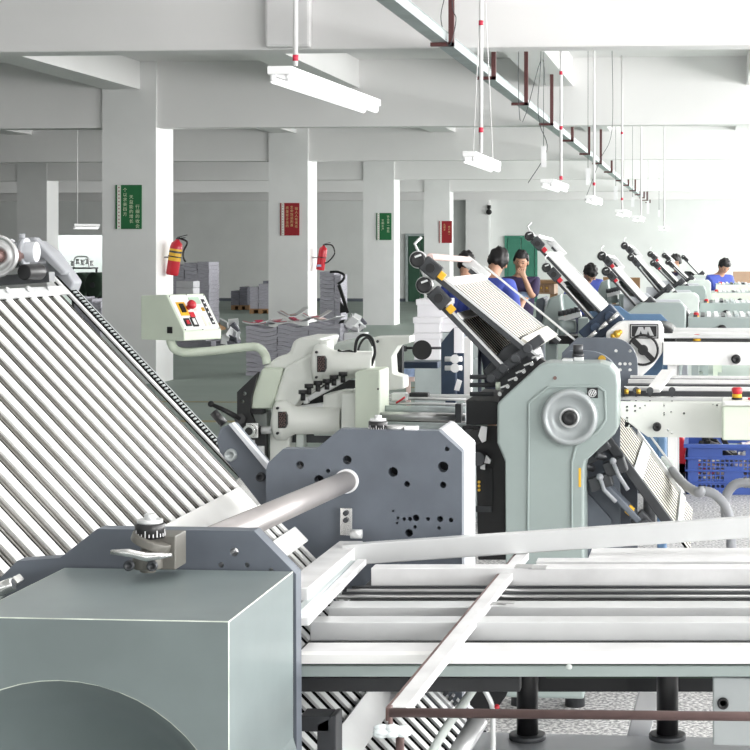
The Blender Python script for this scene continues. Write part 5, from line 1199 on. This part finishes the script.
# ------------------------------------------------------------------ paper stacks
def stack(px0, px1, ytop, ybase, label, Y=None, m='paper_edges', group='paper stacks', depth=0.45, pallet=False, top='paper', wav=0.012, n=14, zb=None):
    if Y is None: Y = EYE * F / (ybase - 248)
    a = at(px0, ytop, Y); b = at(px1, ytop, Y); zt = a.z; z0 = zb if zb is not None else (0.12 if pallet else 0.0)
    t = thing('paper_stack', label, 'paper stack', ((a.x + b.x) / 2, Y + depth / 2, z0), group)
    mb = MB(); hh = (zt - z0) / n; ph = random.uniform(0, 6)
    W = b.x - a.x; NS = 8
    for i in range(n):
        dx = random.uniform(-.005, .005); dy = random.uniform(-.01, .01)
        vs = []
        for lev in (0, 1):
            zz = z0 + hh * (i + lev * 0.93)
            for yy in (Y + dy, Y + depth + dy):
                for k in range(NS + 1):
                    u = k / NS; amp = wav * min(1, i / 3)
                    vs.append((a.x + dx + W * u, yy, zz + amp * (math.sin(u * 2 * PI * 0.9 + 1.2) if i else 0)))
        m_ = NS + 1; fs = []
        for k in range(NS):
            fs += [(k, k + 1, k + 1 + 2 * m_, k + 2 * m_), (m_ + k, m_ + k + 1, 3 * m_ + k + 1, 3 * m_ + k), (2 * m_ + k, 2 * m_ + k + 1, 3 * m_ + k + 1, 3 * m_ + k), (k, k + 1, m_ + k + 1, m_ + k)]
        fs += [(0, m_, 3 * m_, 2 * m_), (NS, m_ + NS, 3 * m_ + NS, 2 * m_ + NS)]
        mb._add(vs, fs)
    obj('paper_layers', mb, m, t)
    return t, a, b, zt, Y
def pallet(px0, px1, Y, label, depth=0.9):
    a = at(px0, 300, Y); b = at(px1, 300, Y); t = thing('pallet', label, 'pallet', ((a.x + b.x) / 2, Y + depth / 2, 0), 'wooden pallets')
    for k in range(3): x = a.x + (b.x - a.x - .1) * k / 2; obj('bearer', MB().box((x, Y, 0), (x + .1, Y + depth, 0.09)), 'wood', t)
    for k in range(5): y = Y + (depth - .1) * k / 4; obj('deck_board', MB().box((a.x, y, 0.091), (b.x, y + .1, 0.115)), 'wood', t)
info = []
for (x0, x1, yt, lab) in ((246, 277, 327, 'wavy magazine stack, leftmost of three in front of the second column'), (277.5, 308, 326, 'wavy magazine stack, middle of three in front of the second column'), (308.5, 340, 324, 'wavy magazine stack, rightmost of three in front of the second column')):
    info.append(stack(x0, x1, yt, 378, lab, wav=0.02, n=12, depth=0.5, group='magazine stacks'))
def magazine(x, y, Y, w, ang, curl, m, label, grp):
    c = at(x, y, Y); mb = MB(); NS = 6; vs = []; fs = []
    ca, sa = math.cos(ang), math.sin(ang)
    for lv in (0, 1):
        for j in (0, 1):
            for k in range(NS + 1):
                u = (k / NS - .5) * w; v = (j - .5) * w * .75; hz = 0.8 * curl * (abs(k / NS - .4) ** 1.5) + 0.008 * lv
                vs.append(c + Vector((u * ca - v * sa, u * sa + v * ca, hz)))
    m_ = NS + 1
    for k in range(NS):
        for lv in (0, 1): o = lv * 2 * m_; fs.append((o + k, o + k + 1, o + m_ + k + 1, o + m_ + k))
        fs.append((k, k + 1, 2 * m_ + k + 1, 2 * m_ + k)); fs.append((m_ + k, m_ + k + 1, 3 * m_ + k + 1, 3 * m_ + k))
    fs.append((0, m_, 3 * m_, 2 * m_)); fs.append((NS, m_ + NS, 3 * m_ + NS, 2 * m_ + NS))
    o = tag(obj('magazine', mb._add(vs, fs), 'white'), label, 'magazine', grp)
    q = MB(); vs = []
    for (u0, u1) in ((.02, .6),):
        for k in range(3):
            u = (u0 + (u1 - u0) * k / 2); uu = (u - .5) * w; hz = curl * (abs(u - .4) ** 1.5) + 0.015
            for vv in (-.33, .2): vs.append(c + Vector((uu * ca - vv * w * sa, uu * sa + vv * w * ca, hz)))
    q._add(vs, [(0, 2, 3, 1), (2, 4, 5, 3)]); obj('printed_patch', q, m, o)
YM = info[0][4] + 0.2
mags = [(256, 324, .34, .3, .12, 'magazine_red', 'open white and red magazine on the left wavy stack'), (268, 325, .3, -.4, .2, 'magazine_red', 'tilted red magazine at the back of the left wavy stack'),
        (284, 323, .36, .2, .1, 'magazine_red', 'flat red-printed magazine on the middle wavy stack'), (293, 317, .34, .5, .3, 'tube_pink', 'curled pale magazine highest on the middle wavy stack'),
        (302, 322, .3, -.2, .2, 'magazine_red', 'small curled magazine at the right of the middle wavy stack'), (316, 319, .36, .4, .28, 'magazine_red', 'red and white magazine on the right wavy stack'),
        (329, 321, .34, -.3, .16, 'tube_pink', 'flat open magazine at the back of the right wavy stack')]
for i, (x, y, w, a_, cu, mm, lab) in enumerate(mags): magazine(x, y, YM + .05 * (i % 3), w, a_, cu, mm, lab, 'loose magazines on the wavy stacks')
# crumpled white bundle at the right of these stacks
def bundle(px0, py0, px1, py1, Y, label, zb=0.0, m='white', n=16, cat='paper bundle'):
    mb = MB(); a = at(px0, py1, Y); b = at(px1, py0, Y)
    for i in range(n):
        mb.slot(0 if i % 4 else 1)
        x = random.uniform(a.x, b.x); z = random.uniform(a.z, b.z); y = Y + random.uniform(0, .3); d = Vector((random.uniform(-1, 1), random.uniform(-.4, .4), random.uniform(-.9, .9))).normalized()
        mb.beam(Vector((x, y, z)) - d * .08, Vector((x, y, z)) + d * .08, random.uniform(.08, .16), random.uniform(.01, .03), (0, 1, 1))
    return tag(obj('paper_bundle', mb, [m, 'paper_dark'], None), label, cat)
carton((344, 333, 364, 377), YM, 0.3, 'white-sided stack box right of the wavy magazine stacks', 'white', 'paper_box', 'box', lid=False)
bundle(349, 320, 359, 328, YM, 'crumpled white paper bundle on the box right of the wavy stacks')
carton((180, 336, 206, 341), 27.5, 0.5, 'low grey carton on the floor behind the console', 'paper', 'carton', 'box')
tag(obj('paper_pile', MB().box((at(178, 347, 27.5).x, 27.45, 0), (at(212, 347, 27.5).x, 28.0, at(180, 341.2, 27.5).z)), 'paper_edges', None), 'grey bundle pile carrying the low carton behind the console', 'paper pile')
bundle(223, 322, 234, 340, 27, 'crumpled white and black scrap paper beside the console')
tag(obj('paper_pile', MB().box((at(216, 347, 27).x, 27.0, 0), (at(234, 347, 27).x, 27.4, at(180, 341, 27).z)), 'paper_dark', None), 'dark bundle pile under the crumpled scrap paper', 'paper pile')
# far stacks on pallets at the left
pallet(176, 220, 33, 'long pallet under the tall paper stacks behind the nearest column')
for i, (x0, x1, yt) in enumerate(((172, 184, 265), (184.5, 197, 263), (197.5, 209, 262))):
    stack(x0, x1, yt, 0, ['left', 'middle', 'right'][i] + ' tall paper stack on the pallet behind the nearest column', Y=33.05, zb=0.12, m='paper_edges', group='tall paper stacks', n=16, wav=0.01, depth=.7)
stack(176, 193, 281, 0, 'pale shorter paper stack in front of the tall stacks', Y=31.5, m='paper', n=8, depth=.4, wav=0.005)
pallet(231, 249, 44, 'far pallet under the dark low stacks'); pallet(249.5, 271, 41.5, 'far pallet under the grey stacks beside the second column')
for i, (x0, x1, yt, Y, mm) in enumerate(((231, 239, 291, 44.05, 'paper_dark'), (239.5, 247.5, 287, 44.05, 'paper_dark'), (250, 258, 287, 41.55, 'paper_edges'), (258.5, 270, 284, 41.55, 'paper_edges'), (263, 270, 281, 43, 'paper_dark'))):
    stack(x0, x1, yt, 0, ['lowest dark stack at the far left pallet', 'dark stack with uneven top on the far left pallet', 'grey stack at the left of the far right pallet', 'wide grey stack at the right of the far right pallet', 'tallest dark stack behind the far right pallet'][i], Y=Y, zb=0.12 if i < 4 else 0, m=mm, n=9, wav=0.006, depth=.7, group='far paper stacks')
stack(320, 334, 272, 0, 'paper stack right of the second column, left one', Y=34, m='paper_edges', n=14, wav=.012, depth=.6, group='stacks by the trolley')
stack(334.5, 341, 275, 0, 'narrow paper stack right of the second column, beside the trolley', Y=34, m='paper_edges', n=14, wav=.012, depth=.6, group='stacks by the trolley')
ht = thing('hand_trolley', 'black hand trolley with hooked handle right of the second column', 'trolley', (at(343, 315, 33.5).x, 33.6, 0))
obj('handle', MB().tube(smooth_path([at(330, 272, 33.5), at(338, 272, 33.5), at(344, 275, 33.5), at(343, 280, 33.5), at(338, 284, 33.5)]), 0.025, 8), 'black', ht)
obj('frame', MB().beam(at(339, 285, 33.52), at(348, 313, 33.52), 0.06, 0.06).pix([(340, 302), (349, 312), (340, 313)], 33.5, 0.1), 'black', ht)
obj('wheel', MB().cyl((at(344, 300, 33.5).x, 33.45, 0.1), (at(344, 300, 33.5).x, 33.55, 0.1), 0.1), 'black', ht)

# ------------------------------------------------------------------ far left: pale screen, green rolls
a = at(57, 235, 38.6); b = at(104, 275, 38.6)
area('panel_fill_light', ((a.x + b.x) / 2, 36.6, 2.7), (math.radians(60), 0, 0), 1.5, 0.3, 70)  # area light added to brighten the mint panel, separate from the hanging fixture
ss = thing('partition_screen', 'pale mint partition panel at the far left between the columns', 'partition', ((a.x + b.x) / 2, 38.6, 0))
obj('panel', MB().box((a.x, 38.6, 0.15), (b.x, 38.66, a.z)), 'pale_mint', ss, 0.01)
for x in (a.x + .1, b.x - .15): obj('foot', MB().box((x, 38.4, 0), (x + .06, 38.8, 0.15)), 'galvanised', ss)
for i, (x, y, r, Y, m) in enumerate(((78, 285, 13, 24.6, 'roll_green'), (93, 285, 13, 24.0, 'roll_green'), (100, 284, 10, 25.6, 'black'))):
    R = r * Y / F; c = at(x, y, Y)
    t = thing('drum', ['dark green drum at the far left, left one', 'dark green drum at the far left, beside the nearest column', 'black drum partly hidden by the nearest column'][i], 'drum', (c.x, Y + .2, 0), 'dark drums')
    obj('shell', MB().lathe(c, (0.5, 1, 0), [(0, 0), (R * .9, 0), (R, R * .08), (R, 0.3), (0, 0.3)], 32), m, t)
    obj('hub', MB().cyl(c - Vector((0.01, .02, 0)), c + Vector((0, .02, 0)), R * .22), 'iron', t)
    obj('stand', MB().box((c.x - R * .6, Y + .05, 0), (c.x + R * .6, Y + .3, c.z - R * .6)), 'dark', t)
for i, (x, y) in enumerate(((70, 264), (75, 262), (80, 263), (85, 262), (89, 264))):
    c = at(x, y, 23.8); tag(obj('spool', MB().lathe(c + Vector((0, .1, -.03)), (0, 0, 1), [(0, 0), (.035, 0), (.035, .01), (.02, .012), (.02, .06), (.035, .065), (.035, .075), (0, .075)], 12), 'alu'), 'small pale spool on the far left rack, ' + ['leftmost', 'second from left', 'middle', 'second from right', 'rightmost'][i], 'spool', 'small spools')
rk = thing('rack', 'small wire rack above the green drums at the far left', 'rack', (at(80, 266, 23.8).x, 23.9, 0))
a = at(66, 267.5, 23.8); b = at(92, 267.5, 23.8)
obj('shelf', MB().box((a.x, 23.75, a.z - .02), (b.x, 24.05, a.z)), 'dark', rk)
for x in (a.x, b.x - .03): obj('post', MB().box((x, 24.02, 0), (x + .02, 24.05, a.z - .02)), 'dark', rk)
obj('wire_arch', MB().tube(smooth_path([at(74, 267, 23.85), at(75, 258, 23.85), at(82, 256.5, 23.85), at(88, 258, 23.85), at(89, 267, 23.85)]), 0.01, 6), 'alu', rk)
for i, (x0, x1, yt) in enumerate(((74, 84, 297), (84.5, 92, 299), (92.5, 101, 302))): stack(x0, x1, yt, 0, 'grey paper stack below the drums, ' + ['left one', 'middle one', 'right one beside the nearest column'][i], Y=22.2, m='paper_edges', n=10, depth=.4, group='stacks below the drums')
# tables and boards at the back
tb = thing('work_table', 'wooden work table with drawers behind the navy-shirted worker', 'table', (at(542, 290, 21).x, 21.3, 0))
a = at(524, 282, 20.4 + .6); b = at(554, 294, 21)
obj('table_top', MB().box((a.x - .05, 20.95, a.z - .02), (b.x + .05, 21.6, a.z + .02)), 'wood', tb, 0.004)
obj('drawer_case', MB().box((a.x, 21, b.z), (b.x, 21.55, a.z - .021)), 'brown_board', tb)
for k in range(2):
    x = at(541 + k * 6, 287, 21).x; o = obj('drawer', MB().box((x - .03, 20.985, b.z + .02), (x + .03, 21, a.z - .04)), 'wood', tb); obj('drawer_knob', MB().ball((x, 20.975, (a.z + b.z) / 2), .012), 'gold', o)
for x in (a.x, b.x - .05):
    for y in (21, 21.5): obj('leg', MB().box((x, y, 0), (x + .05, y + .05, b.z)), 'wood', tb)
tag(obj('packing_board', MB().box((at(733, 272, 30).x, 30, 0.0), (at(770, 272, 30).x, 30.05, at(733, 271.5, 30).z)), 'brown_board', None, .005), 'brown board standing behind the worker at the right edge', 'board')
for (x0, x1, y0, lab) in ((603, 616, 277, 'brown board behind the fourth machine, left one'), (629, 640, 277.5, 'brown board behind the fifth machine, right one')):
    tag(obj('packing_board', MB().box((at(x0, y0, 24).x, 24, 0.0), (at(x1, y0, 24).x, 24.05, at(x0, y0, 24).z)), 'wood', None, .005), lab, 'board')

# ------------------------------------------------------------------ people
def skin_chain(nodes, edges, rad, name, m, parent, sub=2):
    me = bpy.data.meshes.new(name); org = ORG[parent.name]
    me.from_pydata([Vector(n) - org for n in nodes], edges, [])
    o = bpy.data.objects.new(name, me); COL.objects.link(o); o.parent = parent; ORG[o.name] = org
    me.materials.append(MATS[m])
    sk = o.modifiers.new('skin', 'SKIN'); sk.use_smooth_shade = True
    for i, r in enumerate(rad):
        me.skin_vertices[0].data[i].radius = (r, r) if not isinstance(r, tuple) else r
    me.skin_vertices[0].data[0].use_root = True
    s = o.modifiers.new('sub', 'SUBSURF'); s.levels = sub; s.render_levels = sub
    return o
def person(label, foot, face, hgt, lean, headtilt, shirt, hair_long=False, lh=None, rh=None, look=None, stripe=False):
    """foot: floor point; face: yaw of the facing direction; lean: forward bend of the trunk in degrees; lh / rh: hand targets"""
    s = hgt / 1.7
    t = thing('person', label, 'person', foot)
    fw = Vector((math.sin(face), -math.cos(face), 0)); rt = Vector((-fw.y, fw.x, 0)) * -1; up = Vector((0, 0, 1)); foot = Vector(foot)
    def Pt(f, r, u): return foot + (fw * f + rt * r + up * u) * s
    la = math.radians(lean)
    def T(f, r, u):   # trunk space, u above the hip
        return foot + (fw * (f * math.cos(la) + u * math.sin(la)) + rt * r + up * (0.90 + u * math.cos(la) - f * math.sin(la))) * s
    pel = T(0, 0, 0); ch = T(0, 0, .34); nk = T(0.0, 0, .54)
    hl = math.radians(lean + headtilt)
    hd = nk + (fw * math.sin(hl) + up * math.cos(hl)) * 0.155 * s
    ns = [pel, T(0, 0, .18), ch, T(0, 0, .46), nk, hd]; R = [.145, .13, .155, .12, .052, .085]
    E = [(0, 1), (1, 2), (2, 3), (3, 4), (4, 5)]
    def add(p, par, r): ns.append(p); R.append(r); E.append((par, len(ns) - 1)); return len(ns) - 1
    arms = []
    for sg, tgt in ((-1, lh), (1, rh)):
        sh = T(0, sg * .18, .45); wr = Vector(tgt) if tgt is not None else T(0.12, sg * .22, -.06)
        d = wr - sh; dist = d.length; Lu, Lf = .29 * s, .26 * s
        if dist > (Lu + Lf) * .98: wr = sh + d.normalized() * (Lu + Lf) * .98; d = wr - sh; dist = d.length
        cosA = (Lu * Lu + dist * dist - Lf * Lf) / (2 * Lu * dist); A_ = math.acos(max(-1, min(1, cosA)))
        out = (rt * sg * 0.45 - up * 1.0 - fw * .2); dn = d.normalized(); out = (out - dn * out.dot(dn)).normalized()
        el = sh + (dn * math.cos(A_) + out * math.sin(A_)) * Lu
        i = add(sh, 3, .062); j = add(el, i, .043); k = add(wr, j, .028); hdv = (wr - el).normalized()
        pm = wr + hdv * .05 * s; k2 = add(pm, k, .034); arms.append((sh, el, wr, hdv, sg))
        sp = rt * sg
        for q in range(4):
            b = pm + hdv * .03 * s + sp * (q - 1.5) * .021 * s; ln_ = (.045, .055, .05, .038)[q] * s
            f1 = add(b, k2, .010); f2 = add(b + hdv * ln_ * .6, f1, .009); add(b + hdv * ln_ - up * .012 * s, f2, .008)
        th_ = add(pm - sp * .04 * s, k2, .011); add(pm - sp * .055 * s + hdv * .03 * s, th_, .009)
    for sg in (-1, 1):
        hp = Pt(0, sg * .09, .88); kn = Pt(0.03, sg * .10, .48); an = Pt(0, sg * .11, .08); to = Pt(.16, sg * .12, .04)
        i = add(hp, 0, .085); j = add(kn, i, .06); k = add(an, j, .04); add(to, k, .035)
    body = skin_chain(ns, E, [r * s if r > .012 else r * s for r in R], 'body', 'skin', t)
    # trousers and shirt as clothing
    n2 = [T(0, 0, .02)]; r2 = [.155]; e2 = []
    for sg in (-1, 1):
        n2 += [Pt(0, sg * .09, .84), Pt(0.03, sg * .10, .48), Pt(0, sg * .11, .12)]; r2 += [.1, .075, .065]; b = len(n2) - 3; e2 += [(0, b), (b, b + 1), (b + 1, b + 2)]
    skin_chain(n2, e2, [r * s for r in r2], 'trousers', 'trousers', t)
    n3 = [T(0, 0, -.04), T(0, 0, .18), T(0, 0, .34), T(0, 0, .45), T(0, 0, .505)]; r3 = [(.185, .15), (.175, .145), (.20, .16), (.15, .125), .075]; e3 = [(0, 1), (1, 2), (2, 3), (3, 4)]
    for sh, el, wr, hv, sg in arms:
        n3 += [sh, sh.lerp(el, .5), sh.lerp(el, .98)]; r3 += [.088, .078, .072]; b = len(n3) - 3; e3 += [(3, b), (b, b + 1), (b + 1, b + 2)]
    so = skin_chain(n3, e3, [tuple(x * s for x in r) if isinstance(r, tuple) else r * s for r in r3], 'shirt', shirt, t)
    if stripe:
        q = MB(); c = T(.16, 0, .30); q.ball(c, .10 * s, (1.1, .5, .55)); obj('shirt_print', q, 'shirt_print', so)
    skin_chain([Pt(-.04, -.11, .05), Pt(.18, -.12, .04)], [(0, 1)], [.05 * s, .045 * s], 'shoe', 'black', t); skin_chain([Pt(-.04, .11, .05), Pt(.18, .12, .04)], [(0, 1)], [.05 * s, .045 * s], 'shoe', 'black', t)
    # head: face and hair
    hu = (fw * math.sin(hl) + up * math.cos(hl)).normalized(); hf = (fw * math.cos(hl) - up * math.sin(hl)).normalized()
    if look is not None:
        ca, sa = math.cos(look), math.sin(look); rt2 = hf.cross(hu); hf = hf * ca + rt2 * sa
    hr = hf.cross(hu).normalized()
    def ell(c, rx, ry, rz, n=20, m=14, cut=None):
        mb = MB(); vs = []; fs = []
        for j in range(m + 1):
            b = PI * j / m
            for i in range(n):
                a = 2 * PI * i / n; x, y, z = math.sin(b) * math.cos(a), math.sin(b) * math.sin(a), math.cos(b)
                if cut: x, y, z = cut(x, y, z)
                vs.append(c + hr * x * rx + hf * y * ry + hu * z * rz)
        for j in range(m):
            for i in range(n): fs.append((j * n + i, (j + 1) * n + i, (j + 1) * n + (i + 1) % n, j * n + (i + 1) % n))
        return mb._add(vs, fs, True)
    hc = hd + hu * .01 * s
    def jaw(x, y, z):
        if z < -.2: k = 1 - .35 * (-z - .2); return x * k, y * (k if y < 0 else k * 1.05), z
        return x, y, z
    fo = obj('face', ell(hc, .078 * s, .096 * s, .118 * s, cut=jaw), 'skin', t)
    ft = MB()
    ft.ball(hc + hf * .098 * s - hu * .012 * s, .016 * s, (1, 1, 1.2), 10, 8)
    for sg in (-1, 1): ft.ball(hc + hr * .08 * s * sg - hu * .01 * s, .022 * s, (.6, .8, 1.2), 10, 8)
    obj('nose_and_ears', ft, 'skin', fo)
    ey = MB()
    for sg in (-1, 1): ey.ball(hc + hf * .086 * s + hr * .032 * s * sg + hu * .008 * s, .011 * s, (1, 1, .6), 8, 6); ey.beam(hc + hf * .09 * s + hr * .016 * s * sg + hu * .030 * s, hc + hf * .082 * s + hr * .048 * s * sg + hu * .030 * s, .006 * s, .006 * s)
    obj('eyes', ey, 'black', fo)
    obj('mouth', MB().beam(hc + hf * .082 * s - hr * .022 * s - hu * .055 * s, hc + hf * .082 * s + hr * .022 * s - hu * .055 * s, .008 * s, .007 * s), 'sign_red', fo)
    def cap(x, y, z):
        lim = -.7 if y < -.15 else (.42 if y > .4 else -.15)
        if z < lim: z = lim + (z - lim) * .08; x *= .93; y *= .93
        nz = 1 + .05 * math.sin(9 * x + 5 * z) + .05 * math.sin(13 * y + 4 * x) + random.uniform(-.035, .05); return x * nz, y * nz, z * nz
    obj('hair', ell(hc - hf * .010 * s + hu * .018 * s, .092 * s, .112 * s, .122 * s, 28, 20, cap), 'hair', t)
    return t
def on_floor(px, Y): v = at(px, 300, Y); return (v.x, Y, 0)
person('person in a blue shirt seen from behind, bending to the right at the machines', on_floor(481, 14.6), math.radians(158), 1.64, 22, 14, 'shirt_blue', lh=None, rh=at(522, 303, 14.8), look=-.5)
person('person in blue half hidden behind the slatted plates, facing away', on_floor(465, 16.2), math.radians(185), 1.57, 16, 10, 'shirt_blue')
f3 = on_floor(520, 18.6)
person('person in a dark navy printed t-shirt with one hand at the mouth', f3, math.radians(15), 1.55, 4, 14, 'shirt_navy', lh=at(524, 277, 18.34), rh=None, look=.25, stripe=True)
person('person in a blue shirt bending low behind the third machine', on_floor(581, 21), math.radians(20), 1.55, 34, 28, 'shirt_blue')
person('person in a blue shirt leaning over at the right edge near the brown board', on_floor(714, 25), math.radians(30), 1.50, 24, 18, 'shirt_blue')
person('person with only dark hair and shoulders showing behind the farthest machines', on_floor(681, 27.5), math.radians(-60), 1.48, 8, 6, 'shirt_navy')
